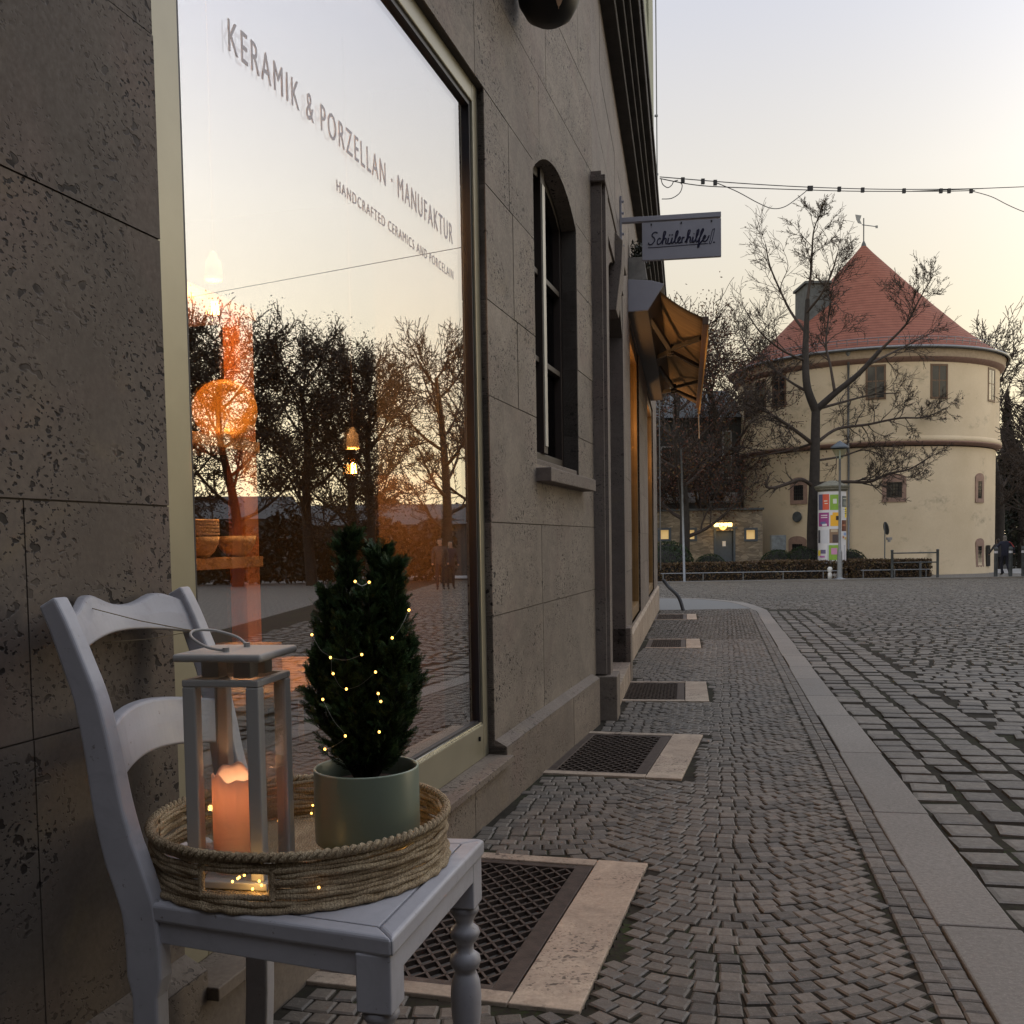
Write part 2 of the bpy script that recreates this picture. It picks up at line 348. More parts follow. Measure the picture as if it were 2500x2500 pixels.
M['facade_pale']=simple('pale grey building',(.30,.29,.29),.8,var=.1,sc_=1.5)
M['lit']=emit('lit window pane',(1,.62,.22),.35)
M['lampglass']=emit('lit lamp glass',(1,.70,.25),3.0)
M['jacket']=simple('navy jacket cloth',(.015,.016,.032),.85)
M['jacket2']=simple('dark grey coat cloth',(.04,.037,.037),.85)
M['trouser']=simple('dark trouser cloth',(.012,.012,.02),.85)
M['skin']=simple('skin',(.38,.24,.17),.6)
M['hair']=simple('grey hair',(.16,.14,.12),.8)
M['hairb']=simple('brown hair',(.03,.02,.014),.8)
M['red']=simple('red trim cloth',(.35,.04,.03),.7)
def flat(n,c,r=.6): return simple(n,c,r,var=.04,bump=0)
# ================= THE SHOP BUILDING =====================================
bld=thing('shop_building',W1(3,-.05,gz(3)),'long travertine-clad shop building with dark cornice, lining the left side of the pavement','building')
def rects(u0,u1,z0,z1,holes):
    us=sorted({u0,u1}|{min(max(h[k],u0),u1) for h in holes for k in (0,1)});zs=sorted({z0,z1}|{min(max(h[k],z0),z1) for h in holes for k in (2,3)});o=[]
    for j in range(len(zs)-1):
        run=None
        for i in range(len(us)-1):
            cu=(us[i]+us[i+1])/2;cz=(zs[j]+zs[j+1])/2
            solid=us[i+1]-us[i]>1e-6 and zs[j+1]-zs[j]>1e-6 and not any(h[0]<cu<h[1] and h[2]<cz<h[3] for h in holes)
            if solid and run and abs(run[1]-us[i])<1e-9: run[1]=us[i+1]
            elif solid:
                run=[us[i],us[i+1],zs[j],zs[j+1]];o.append(run)
            elif us[i+1]-us[i]>1e-6: run=None
    return o
def blocks(mb,fr,zs,u0,u1,holes,n,th,seed,fixed={},wmin=.9,wmax=1.7,g=.0022):
    r=random.Random(seed)
    for j in range(len(zs)-1):
        js=[u0];fx=fixed.get(j)
        if fx: js=[u0]+fx+[u1]
        else:
            u=u0+r.uniform(.3,1)
            while u<u1-.25: js.append(u);u+=r.uniform(wmin,wmax)
            js.append(u1)
        for a,b in zip(js[:-1],js[1:]):
            z0,z1=zs[j],zs[j+1];jn=r.uniform(-.0012,.0012)
            for q in rects(a,b,z0,z1,holes):
                A=q[0]+(g if abs(q[0]-a)<1e-6 and a!=u0 else 0);B=q[1]-(g if abs(q[1]-b)<1e-6 and b!=u1 else 0)
                C_=q[2]+(g if abs(q[2]-z0)<1e-6 else 0);D=q[3]-(g if abs(q[3]-z1)<1e-6 else 0)
                mb.mi=0;mb.fbox(fr,A,B,n-th,n+jn,C_,D);mb.mi=1;mb.fbox(fr,q[0],q[1],n-th+.002,n-.0045,q[2],q[3])
    mb.mi=0
zc=[-.4,.16,.695,1.08,1.591,1.975,2.43,2.80,3.25,3.7,4.15,4.68]
holes1=[(1.99,4.15,.124,2.80),(4.92,5.90,1.37,2.93)]
mb=MB();blocks(mb,W1,zc[1:],-5,1.99,[],-.05,.22,3,{0:[-3.2,-1.5,.2,1.61],1:[-2.2,-.7,.9,1.61],2:[-3,-1.2,.55],3:[-2.5,-.4,1.1],4:[-2.8,-.6,1.3],5:[-1.8,.5,1.5]},g=.0016);mb.build('stone_wall',[M['trav_shade'],M['joint']],bld,label='pitted pier of the stone wall, darkened in colour for shade')
mb=MB();blocks(mb,W1,zc[1:],1.99,6.41,holes1,-.05,.22,3,{0:[5.0],1:[4.99],2:[5.3],3:[4.6,5.6],4:[4.55],5:[4.5]})
def arc_pts(u0,u1,zs,za,k=14):
    c=(u0+u1)/2;h=(u1-u0)/2;s=za-zs;R=(h*h+s*s)/(2*s)
    return [(c+h*(-1+2*i/k),zs-(R-s)+math.sqrt(R*R-(h*(-1+2*i/k))**2)) for i in range(k+1)]
ap=arc_pts(4.92,5.90,2.76,2.93)
for i in range(len(ap)-1):
    (a,za),(b,zb)=ap[i],ap[i+1]
    mb.hexa([W1(a,-.27,za),W1(a,-.05,za),W1(b,-.05,zb),W1(b,-.27,zb),W1(a,-.27,2.9301),W1(a,-.05,2.9301),W1(b,-.05,2.9301),W1(b,-.27,2.9301)])
mb.build('stone_wall',[M['trav'],M['joint']],bld)
mb=MB();blocks(mb,W1,[-.4,.16],-5,6.2,[(1.99,4.15,.124,.17)],0,.27,5,{0:[-2.4,-.4,1.2,2.62,3.72,4.42,5.45]},g=.002)
for a,b in ((-5,1.99),(4.15,6.2)): mb.hexa([W1(a,-.05,.1595),W1(a,0,.1595),W1(b,0,.1595),W1(b,-.05,.1595),W1(a,-.05,.185),W1(a,-.048,.185),W1(b,-.048,.185),W1(b,-.05,.185)])
mb.build('plinth',[M['plinth'],M['joint']],bld)
mb=MB();mb.fbox(W1,1.985,4.155,-.20,.028,.098,.126);mb.build('window_ledge',M['plinth'],bld,bevel=.003)
# shop window: frame, panes, bead, lettering
swf=MB();fn0,fn1=-.16,-.078
swf.fbox(W1,1.99,2.115,fn0,fn1,.126,2.80);swf.fbox(W1,4.085,4.15,fn0,fn1,.126,2.80)
swf.fbox(W1,2.115,4.085,fn0,fn1-.0005,.126,.262);swf.fbox(W1,2.115,4.085,fn0,fn1-.0005,2.725,2.80)
sw=swf.build('shop_window',M['olive'],bld,bevel=.004)
mb=MB();gi=.018
for a in ((2.115,2.115+gi,.262,2.725),(4.085-gi,4.085,.262,2.725),(2.115+gi,4.085-gi,2.725-gi,2.725)): mb.fbox(W1,a[0],a[1],-.155,-.088,a[2],a[3])
mb.fbox(W1,2.115+gi,4.085-gi,-.155,-.094,.262,.262+gi);mb.build('gasket',M['gasket'],sw)
mb=MB();mb.tube([W1(2.12,-.090,.268),W1(4.08,-.090,.268)],.006,8);mb.tube([W1(2.12,-.084,.2625),W1(4.08,-.084,.2625)],.003,8);mb.build('bead',M['silver'],sw)
mb=MB();mb.fbox(W1,2.12,4.08,-.112,-.104,.27,2.72);mb.build('pane',M['glass'],sw)
mb=MB();mb.box(W1(4.02,-.076,.215),(.012,.006,.018),-R_(15.8));mb.build('frame_bolt',M['black_iron'],sw)
def text_mesh(name,s,fr,u0,u1,n,z,h,mat,parent,space=1.0,label=None):
    c=bpy.data.curves.new('txt','FONT');c.body=s;c.size=1;c.extrude=.0;c.space_character=space;c.resolution_u=3
    ob=bpy.data.objects.new('txt',c);sc.collection.objects.link(ob);dg=bpy.context.evaluated_depsgraph_get();dg.update()
    me=bpy.data.meshes.new_from_object(ob.evaluated_get(dg));sc.collection.objects.unlink(ob);bpy.data.objects.remove(ob)
    xs=[v.co.x for v in me.vertices];ys=[v.co.y for v in me.vertices];x0,x1=min(xs),max(xs);cap=.73
    mb=MB();sx=(u1-u0)/(x1-x0);sy=h/cap
    mb.add([fr(u0+(v.co.x-x0)*sx,n,z+v.co.y*sy) for v in me.vertices],[tuple(p.vertices) for p in me.polygons]);bpy.data.meshes.remove(me)
    return mb.build(name,mat,parent,label=label)
text_mesh('lettering','KERAMIK & PORZELLAN · MANUFAKTUR',W1,2.35,3.89,-.1030,2.122,.076,M['letter'],sw,1.25)
text_mesh('lettering','HANDCRAFTED CERAMICS AND PORCELAIN',W1,2.895,3.89,-.1030,1.991,.034,M['letter'],sw,1.25)
# arched window
mb=MB();fn=-.135;A0,A1=4.92,5.90
mb.fbox(W1,A0,A0+.05,fn-.06,fn,1.40,2.76);mb.fbox(W1,A1-.05,A1,fn-.06,fn,1.40,2.76);mb.fbox(W1,A0+.05,A1-.05,fn-.06,fn,1.40,1.46)
mb.fbox(W1,5.36,5.44,fn-.06,fn+.015,1.46,2.93)
for z in (1.93,2.38): mb.fbox(W1,A0+.05,5.36,fn-.05,fn-.005,z,z+.03);mb.fbox(W1,5.44,A1-.05,fn-.05,fn-.005,z,z+.03)
for i in range(len(ap)-1):
    (a,za),(b,zb)=ap[i],ap[i+1]
    mb.hexa([W1(a,fn-.06,za-.05),W1(a,fn,za-.05),W1(b,fn,zb-.05),W1(b,fn-.06,zb-.05),W1(a,fn-.06,za),W1(a,fn,za),W1(b,fn,zb),W1(b,fn-.06,zb)])
aw=mb.build('arched_window',simple('blackened window wood',(.03,.02,.015),.5),bld,bevel=.003)
mb=MB();mb.fbox(W1,A0+.03,A1-.03,fn-.045,fn-.04,1.44,2.92);mb.build('pane',M['glass2'],aw)
mb=MB();mb.fbox(W1,5.372,5.428,fn+.0152,fn+.02,1.50,2.85);mb.build('mullion_strip',simple('mullion edge glint',(.55,.52,.44),.4,bump=0),aw)  # pale colour stands in for the reflection along the frame edge
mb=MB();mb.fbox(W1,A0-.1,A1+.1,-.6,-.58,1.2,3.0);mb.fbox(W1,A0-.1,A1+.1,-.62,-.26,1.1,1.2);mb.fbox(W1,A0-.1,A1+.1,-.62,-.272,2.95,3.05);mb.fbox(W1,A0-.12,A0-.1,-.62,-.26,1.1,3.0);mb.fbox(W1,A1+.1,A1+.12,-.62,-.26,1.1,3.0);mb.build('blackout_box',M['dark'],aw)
mb=MB()
for i in range(14):
    u=4.97+i*.065;mb.fbox(W1,u,u+.05,-.30+.01*(i%2),-.29+.01*(i%2),1.4,2.9)
mb.build('curtain',simple('dark curtain',(.07,.065,.055),.9),aw)
mb=MB();mb.fbox(W1,4.90,6.02,-.20,.025,1.285,1.352);mb.fbox(W1,4.93,5.89,-.20,-.06,1.352,1.40);mb.build('window_sill',M['trim'],bld,bevel=.004)
# portal at the bend of the facade
mb=MB()
mb.fbox(W2,6.27,6.46,-.45,.05,-.2,3.18);mb.fbox(W2,6.225,6.30,-.10,.028,.16,3.25)
mb.fbox(W2,8.12,8.34,-.45,.035,-.2,3.18);mb.fbox(W2,6.46,8.12,-.45,.045,2.95,3.18)
dp=arc_pts(6.46,8.12,2.62,2.95,12)
for i in range(len(dp)-1):
    (a,za),(b,zb)=dp[i],dp[i+1];mb.hexa([W2(a,-.44,za),W2(a,.03,za),W2(b,.03,zb),W2(b,-.44,zb),W2(a,-.44,2.9505),W2(a,.03,2.9505),W2(b,.03,2.9505),W2(b,-.44,2.9505)])
po=mb.build('portal',M['trim'],bld,bevel=.006)
for q in ((6.20,6.47,-.2,.095,-.2,.15),(8.12,8.37,-.4,.075,-.3,.28)):
    mb=MB();mb.fbox(W2,*q);mb.build('portal_base',M['plinth'],bld,bevel=.006)
mb=MB()
mb.prism([W2(7.15,.03,3.18),W2(7.15,.10,3.10),W2(7.15,.09,2.92),W2(7.15,.05,2.62),W2(7.15,-.02,2.62)],W2.d*.28);mb.fbox(W2,6.2,8.4,-.05,.055,3.18,3.22);mb.build('keystone',M['trim'],po,bevel=.005)
mb=MB();mb.fbox(W2,6.46,8.12,-.50,-.44,-.1,2.95);dr=mb.build('door',simple('dark brown door',(.035,.025,.018),.5),bld)
mb=MB()
for a in (6.6,7.45):
    for z0,z1 in ((.15,.9),(1.05,2.5)): mb.fbox(W2,a,a+.6,-.44,-.425,z0,z1)
mb.build('door_panel',simple('door panel',(.045,.032,.022),.5),dr,bevel=.008)
mb=MB();mb.fbox(W2,6.46,8.25,-.45,-.12,-.2,.045);mb.fbox(W2,6.46,8.30,-.12,.07,-.2,.0);mb.fbox(W2,6.46,8.30,-.002,.006,.0,.004);st=mb.build('doorstep',M['light_stone'],bld,bevel=.006)
# far wall with tall shop windows
mb=MB();holes2=[(10.35,12.35,.12,3.25),(15.0,17.6,.12,3.25)]
blocks(mb,W2,[.06,.695,1.08,1.591,1.975,2.43,2.80,3.25,3.7,4.15,4.68],8.34,19.7,holes2,-.03,.25,9,wmin=1.1,wmax=2)
blocks(mb,W2,[3.24,3.7,4.15,4.68],6.27,8.34,[],-.03,.25,10)
mb.build('stone_wall',[M['trav2'],M['joint']],bld,label='paler far stretch of stone wall')
mb=MB();mb.fbox(W2,8.34,19.72,-.28,.0,-.6,.06)
mb.hexa([W2(8.34,-.03,.0595),W2(8.34,0,.0595),W2(19.72,0,.0595),W2(19.72,-.03,.0595),W2(8.34,-.03,.09),W2(8.34,-.027,.09),W2(19.72,-.027,.09),W2(19.72,-.03,.09)])
mb.build('plinth',M['light_stone'],bld)
# gable end and core
mb=MB();mb.fbox(W2,19.45,19.695,-8,-.25,-.6,4.68);mb.build('gable_wall',M['trav2'],bld)
mb=MB();mb.fbox(W1,-5.2,-5,-8,-.05,-.4,13);mb.fbox(W2,6,19.7,-8.2,-8,-.6,13);mb.fbox(W1,-5.2,6.5,-8.2,-8,-.4,13);mb.fbox(W1,-5.2,6.4,-8.2,-.03,12.8,13);mb.fbox(W2,6.1,19.8,-8.2,-.02,12.8,13.01);mb.build('back_wall',M['stucco'],bld)
mb=MB()
for fr,u0,u1 in ((W1,-5,6.40),(W2,6.24,19.76)):
    for n,z0,z1 in ((.07,4.66,4.74),(.12,4.74,4.80),(.16,4.80,4.88),(.215,4.88,5.02),(.235,5.02,5.10)): mb.fbox(fr,u0,u1,-.3,n,z0,z1)
    mb.hexa([fr(u0,-.02,5.1),fr(u0,.235,5.1),fr(u1,.235,5.1),fr(u1,-.02,5.1),fr(u0,-.02,5.26),fr(u0,-.01,5.26),fr(u1,-.01,5.26),fr(u1,-.02,5.26)])
mb.build('cornice',M['cornice'],bld,bevel=.008)
mb=MB();uh=[(a,a+1.1,z,z+2.0) for a in (1.2,4.0,9.2,12.6,16.1) for z in (6.1,9.3)]
for q in rects(-5,6.40,5.2,12.8,[h for h in uh if h[1]<6]): mb.fbox(W1,q[0],q[1],-.3,-.035,q[2],q[3])
for q in rects(6.22,19.7,5.2,12.8,[h for h in uh if h[0]>7]): mb.fbox(W2,q[0],q[1],-.3,-.03,q[2],q[3])
mb.fbox(W2,19.4,19.7,-8,-.3,4.68,12.8);mb.build('rendered_wall',M['stucco'],bld)
for h in uh:
    fr=W1 if h[1]<6 else W2;mb=MB();mb.fbox(fr,h[0],h[0]+.08,-.2,-.1,h[2],h[3]);mb.fbox(fr,h[1]-.08,h[1],-.2,-.1,h[2],h[3]);mb.fbox(fr,h[0]+.08,h[1]-.08,-.2,-.1,h[2],h[2]+.08);mb.fbox(fr,h[0]+.08,h[1]-.08,-.2,-.1,h[3]-.08,h[3])
    mb.fbox(fr,(h[0]+h[1])/2-.04,(h[0]+h[1])/2+.04,-.19,-.11,h[2]+.08,h[3]-.08)
    wf=mb.build('upper_window',M['winwood'],bld,bevel=.004);mb=MB();mb.fbox(fr,h[0]+.05,h[1]-.05,-.17,-.165,h[2]+.05,h[3]-.05);mb.build('pane',M['winpane'],wf)
def room(fr,u0,u1,n0,n1,z0,z1,mat,t=.04):
    mb=MB();mb.fbox(fr,u0-t,u1+t,n0-t,n0,z0,z1);mb.fbox(fr,u0-t,u0,n0,n1,z0,z1);mb.fbox(fr,u1,u1+t,n0,n1,z0,z1);mb.fbox(fr,u0-t,u1+t,n0-t,n1,z0-t,z0);mb.fbox(fr,u0-t,u1+t,n0-t,n1,z1,z1+t);return mb
room(W1,1.0,5.6,-3.4,-.63,-.02,2.95,M['room']).build('shop_room',M['room'],bld)
mb=MB();mb.fbox(W1,4.36,4.40,-.63,-.17,-.02,2.99);mb.fbox(W1,1.7,1.74,-.63,-.27,-.02,2.99);mb.fbox(W1,1.7,4.4,-.63,-.27,-.05,-.02);mb.fbox(W1,1.7,4.4,-.63,-.2,2.95,2.99);mb.build('window_reveal',M['room'],bld)
mb=MB();mb.fbox(W1,4.325,4.355,-.62,-.17,-.02,1.30);mb.build('side_panel',simple('warm side panel',(.13,.08,.05),.6),bld)
# far shop windows
for k,(a,b,z0,z1) in enumerate(holes2):
    mb=MB();n0,n1=-.14,-.055
    for q in ((a,a+.07,z0,z1),(b-.07,b,z0,z1),(a+.07,b-.07,z0,z0+.12),(a+.07,b-.07,z1-.12,z1)): mb.fbox(W2,q[0],q[1],n0,n1,q[2],q[3])
    wf=mb.build('display_window',simple('ochre window metal',(.24,.15,.06),.35,.3,bump=0),bld,bevel=.003)
    mb=MB();mb.fbox(W2,a+.06,b-.06,-.10,-.094,z0+.1,z1-.1);mb.build('pane',M['glass'],wf)
    room(W2,a-.3,b+.3,-2.0,-.28,-.3,3.4,None).build('display_room',simple('warm display room',(.22,.15,.085),.8),wf)
    lt=bpy.data.lights.new('shop_light','POINT');lt.energy=130 if k==0 else 150;lt.color=(1,.52,.20);lt.shadow_soft_size=.12;lo=bpy.data.objects.new('shop_light',lt);sc.collection.objects.link(lo);lo.parent=wf;lo.location=W2((a+b)/2,-.42,2.45)-parent_org(wf)
    mb=MB();mb.lathe([(.0,.0),(.07,.0),(.09,-.12),(.0,-.13)],W2((a+b)/2,-.5,2.75),12);mb.build('ceiling_lamp',emit('warm shop lamp %d'%k,(1,.6,.25),4),wf)
mb=MB();mb.tube([W2(19.6,.03,z) for z in (.4,3,6,9,12.5)],.012,6)
for z in (1.2,2.2,3.2,5.8,6.9,8.0,9.1): mb.box(W2(19.6,.02,z),(.06,.04,.03),0)
mb.build('lightning_conductor',M['zinc'],bld)
# ================= PAVING ================================================
GR=[]
def grate(fr,far,near,depth,label):
    a=fr.inv(ground(*far));b=fr.inv(ground(*near));u0,u1=b[0],a[0];n1=(a[1]+b[1])/2;n0=n1-depth
    GR.append((fr,u0-.01,u1+.01,n0-.02,n1+.01));cy=fr((u0+u1)/2,(n0+n1)/2,0);t=thing('light_well_grate',(cy.x,cy.y,gz(cy.y)),label,'grating','cellar light-well gratings along the wall')
    g=lambda u,n,z: (lambda p:V((p.x,p.y,gz(p.y)+z)))(fr(u,n,0))
    def slab(mb,a,b,c,d,z0,z1): return mb.hexa([g(a,c,z0),g(a,d,z0),g(b,d,z0),g(b,c,z0),g(a,c,z1),g(a,d,z1),g(b,d,z1),g(b,c,z1)])
    mb=MB();sw_=.165;ss=.06
    slab(mb,u0,u1,n1-sw_,n1,-.04,.004);slab(mb,u0,u0+ss,n0,n1-sw_-.003,-.04,.004);slab(mb,u1-ss,u1,n0,n1-sw_-.003,-.04,.004);mb.build('stone_surround',M['light_stone'],t,bevel=.003)
    a0,a1,c0,c1=u0+ss+.004,u1-ss-.004,n0+.0,n1-sw_-.006;fw=.055
    mb=MB();slab(mb,a0,a1,c1-fw,c1,-.03,.0);slab(mb,a0,a1,c0,c0+fw,-.03,.0);slab(mb,a0,a0+.03,c0+fw,c1-fw,-.03,-.0005);slab(mb,a1-.03,a1,c0+fw,c1-fw,-.03,-.0005);mb.build('steel_frame',M['grate'],t,bevel=.002)
    # expanded-metal diamond mesh
    mb=MB();x0,x1,y0,y1=a0+.03,a1-.03,c0+fw,c1-fw;dx,dy=.072,.052;m=(x1-x0)
    def bar(p,q):
        p=V(p);q=V(q);d=(q-p).normalized();s=V((-d.y,d.x))*.0036
        P=[p-s,p+s,q+s,q-s];mb.hexa([g(w.x,w.y,-.016) for w in P]+[g(w.x,w.y,-.003) for w in P])
    k=dx/dy;nmax=int(((x1-x0)+(y1-y0)*k)/dx)+2
    for sgn in (1,-1):
        for i in range(-nmax,nmax+1):
            # line u = U + sgn*k*(v-y0)
            U=(x0 if sgn>0 else x0)+i*dx;lo,hi=y0,y1
            va=y0+((x0-U)/(sgn*k));vb=y0+((x1-U)/(sgn*k));lo=max(y0,min(va,vb));hi=min(y1,max(va,vb))
            if hi-lo>.01: bar((U+sgn*k*(lo-y0),lo),(U+sgn*k*(hi-y0),hi))
    mb.build('mesh',M['grate'],t)
    mb=MB();zz=-.55
    mb.hexa([g(a0-.01,c0-.01,zz-.02),g(a0-.01,c1+.01,zz-.02),g(a1+.01,c1+.01,zz-.02),g(a1+.01,c0-.01,zz-.02),g(a0-.01,c0-.01,zz),g(a0-.01,c1+.01,zz),g(a1+.01,c1+.01,zz),g(a1+.01,c0-.01,zz)])
    for A,B,C_,D in ((a0-.02,a0,c0,c1),(a1,a1+.02,c0,c1),(a0,a1,c1,c1+.02),(a0,a1,c0-.02,c0)): slab(mb,A,B,C_,D,zz,-.031)
    mb.build('light_well',simple('grimy well masonry',(.05,.035,.025),.9),t);return t
grate(W1,(1572,2109),(1430,2474),.70,'nearest floor grating, warmly lit stone surround, beside the white chair legs')
grate(W1,(1712,1795),(1669,1903),.66,'second floor grating from the camera, grey stone surround, below the arched window')
grate(W2,(1725,1665),(1730,1713),.72,'third floor grating, in front of the doorstep')
grate(W2,(1709,1560),(1711,1582),.62,'fourth floor grating, glowing in shop light just past the doorway')
grate(W2,(1700,1499),(1701,1512.5),.72,'farthest and smallest floor grating, lit orange near the building corner')
def covered(p,m=0):
    for fr,u0,u1,n0,n1 in GR:
        u,n,_=fr.inv(p)
        if u0-m<u<u1+m and n0-m<n<n1+m: return True
    return False
def sett(mb,c,a,w,l,h,r,full=True,j=.07):
    ca,sa=math.cos(a),math.sin(a);q=[]
    for x,y in ((-1,-1),(1,-1),(1,1),(-1,1)):
        X=x*w/2*(1+r.uniform(-j,j*.4));Y=y*l/2*(1+r.uniform(-j,j*.4));q.append((X*ca-Y*sa,X*sa+Y*ca))
    tz=[r.uniform(-.0014,.0014) for _ in range(4)];b=min(w,l)*.10;s0=len(mb.v)
    def ring(k,z): return [(c.x+x*k,c.y+y*k,gz(c.y+y*k)+z+tz[i]) for i,(x,y) in enumerate(q)]
    k1=1-2*b/max(w,l)
    if full:
        vs=ring(1.02,h-.03)+ring(1,h-.0035)+ring(k1,h);fs=[]
        for t in (0,4):
            for i in range(4): fs.append((t+i,t+(i+1)%4,t+4+(i+1)%4,t+4+i))
        fs.append((8,9,10,11))
    else:
        vs=ring(1,h-.03)+ring(k1,h);fs=[(i,(i+1)%4,4+(i+1)%4,4+i) for i in range(4)]+[(4,5,6,7)]
    mb.add(vs,fs)
r=random.Random(11);mb=MB()
step_r=(W2,6.40,8.32,-.5,.075)
def ok_walk(p):
    if (W1 if p.y<6.05 else W2).inv(p)[1]<.022 or p.y>19.2: return False
    if covered(p,.018): return False
    u,n,_=W2.inv(p)
    return not(6.16<u<8.4 and n<.12)
v=-3.0
while v<19.8:
    # two straight courses beside the kerb
    for k in (0,1):
        c=KB(v+r.uniform(-.004,.004)+k*.025,-.030-k*.055,0)
        if ok_walk(c): sett(mb,c,-KB.a,.0535,.0555,r.uniform(-.002,.003),r)
    n=-.117-r.uniform(0,.022)
    while n>-2.6:
        q=((-n-.12)%.84)/.84;t=2*q-1;A=.225
        fade=1 if -n<.96 else .35
        off=-A*(1-t*t)*fade;sl=2*A*t*fade/.42;th=math.atan(sl)   # d off / d(-n)
        stp=.060*math.cos(th)
        c=KB(v+off+r.uniform(-.003,.003),n-stp/2,0)
        if ok_walk(c): sett(mb,c,-KB.a-th,.0575*r.uniform(.90,1.02),.0550*max(.70,math.cos(th)),r.uniform(-.0025,.0025),r,c.y<12,.085)
        n-=stp
    v+=.058
mb.build('pavement',M['mosaic'],kind='structure')
def sheet(pts,z,name,mat,sub=1):
    mb=MB();mb.add([(x,y,gz(y)+z) for x,y in pts],[tuple(range(len(pts)))]);return mb.build(name,mat,kind='structure')
# walk bed: strips following the slope
def strip(name,fl,fr_,y0,y1,z,mat,n=24,**kw):
    mb=MB();vs=[];fs=[]
    for i in range(n+1):
        y=lerp(y0,y1,i/n);vs+=[(fl(y),y,gz(y)+z),(fr_(y),y,gz(y)+z)]
    for i in range(n): fs.append((2*i,2*i+1,2*i+3,2*i+2))
    mb.add(vs,fs);return mb.build(name,mat,kind='structure',**kw)
kx=lambda y,n=0:(KB.o+KB.n*n).x+math.tan(KB.a)*(y-(KB.n*n).y)
wx=lambda y:min(W1(0,-.1,0).x+math.tan(W1.a)*(y-W1(0,-.1,0).y) if y<6.2 else W2(0,-.1,0).x+math.tan(W2.a)*(y-W2(0,-.1,0).y),99)
# bed with real openings at the light wells
mb=MB();cell=.05;y=-4.0
def bed_quad(x0,x1,y0,y1): mb.add([(x0,y0,gz(y0)-.0065),(x1,y0,gz(y0)-.0065),(x1,y1,gz(y1)-.0065),(x0,y1,gz(y1)-.0065)],[(0,1,2,3)])
while y<19.3:
    ym=y+cell/2;xa=wx(ym);xb=kx(ym,.0);run=None;x=xa
    while x<xb:
        x2=min(x+cell,xb);c=V(((x+x2)/2,ym,0));op=covered(c,-.03)
        if op and run is not None: bed_quad(run,x,y,y+cell);run=None
        if not op and run is None: run=x
        x=x2
    if run is not None: bed_quad(run,xb,y,y+cell)
    y+=cell
mb.build('pavement_bed',M['soil'],kind='structure')
# kerb stones
mb=MB();u=-4.0;r=random.Random(5);KW=.20
def kerbstone(mb,pa,pb,qa,qb,h=.006,low=-.14):
    mb.hexa([V((p.x,p.y,gz(p.y)+z)) for z in (low,h) for p in (pa,pb,qb,qa)])
while u<18.75:
    l=r.choice((1.0,1.2,1.45,.9));l=min(l,18.8-u);j=r.uniform(-.006,.006);kerbstone(mb,KB(u+.004,j,0),KB(u+l-.004,j,0),KB(u+.004,KW+j,0),KB(u+l-.004,KW+j,0));u+=l
cv=spline([KB(18.8,.1,0),(4.85,19.8,0),(5.0,21.4,0),(4.95,22.8,0),(4.55,24.2,0),(3.8,25.0,0),(2.2,25.6,0),(-2,26.5,0),(-8,28,0)],5)
for i in range(len(cv)-1):
    d=(cv[i+1]-cv[i]).normalized();s=V((d.y,-d.x,0))*.12;kerbstone(mb,cv[i]-s+d*.004,cv[i+1]-s-d*.004,cv[i]+s+d*.004,cv[i+1]+s-d*.004,.004,-.12)
mb.build('kerb',M['kerb'],kind='structure',bevel=.006)
# corner apron of asphalt
mb=MB();pts=[KB(18.8,-.02,0)]+[p for p in cv[2:]]+[V((-8,19.6,0)),V((2.9,19.25,0))]
pl=[(p.x,p.y) for p in pts];mb.add([(x,y_,gz(y_)-.004) for x,y_ in pl],[tuple(range(len(pl)))])
mb.build('pavement',simple('corner asphalt',(.15,.15,.145),.85,sc_=30,bump=.4),kind='structure')
# road bed and ground out to the horizon
mb=MB();xs=[-260,-60,-20,0,20,60,260];ys=[-30,-10,0,10,20,30,41,60,90,400]
for y in ys:
    for x in xs: mb.v.append((x,y,gz(y)-.075 if y<=60 else -1.275-.0*(y-60)))
for j in range(len(ys)-1):
    for i in range(len(xs)-1):
        mb.f.append((j*7+i,j*7+i+1,(j+1)*7+i+1,(j+1)*7+i));mb.m.append(0)
mb.build('ground',M['farpave'],kind='structure')
strip('road_bed',lambda y:kx(y,KW-.02),lambda y:max(y*.66+2.0,kx(y,2.2)),-3,24,-.0585,M['soil'])
strip('road_bed',lambda y:kx(y,KW-.02) if y<24 else -4,lambda y:y*.66+2.0,24.0,40.85,-.060,M['soil'],8)
r=random.Random(21);mb=MB()
def ok_road(p):
    if p.y<.3 or p.y>40.7 or p.x>p.y*.60+1.6: return False
    if p.y<19: return True
    if p.y<28.5:
        for i in range(len(cv)-1):
            if min(cv[i].y,cv[i+1].y)-.01<=p.y<=max(cv[i].y,cv[i+1].y)+.01:
                if p.x<lerp(cv[i].x,cv[i+1].x,.5)+.25: return False
                break
        if p.y<24.8 and p.x<4.9: return False
    return p.x>p.y*.10
v=-2.0
while v<19.3:   # gutter courses of big setts with open joints
    for k in range(4):
        l=r.uniform(.140,.164);wv=.162
        c=KB(v+k*.055+r.uniform(-.015,.015),KW+.045+wv/2+k*.190+r.uniform(-.010,.010),0)
        if ok_road(c): sett(mb,c,-KB.a+r.uniform(-.06,.06),wv*r.uniform(.88,1.08),l,-.050+r.uniform(-.006,.008),r,c.y<16,.12)
    v+=.182
RO=Fr((KB.o.x,0,0),R_(12.26+7))
v=-6.0;row=0
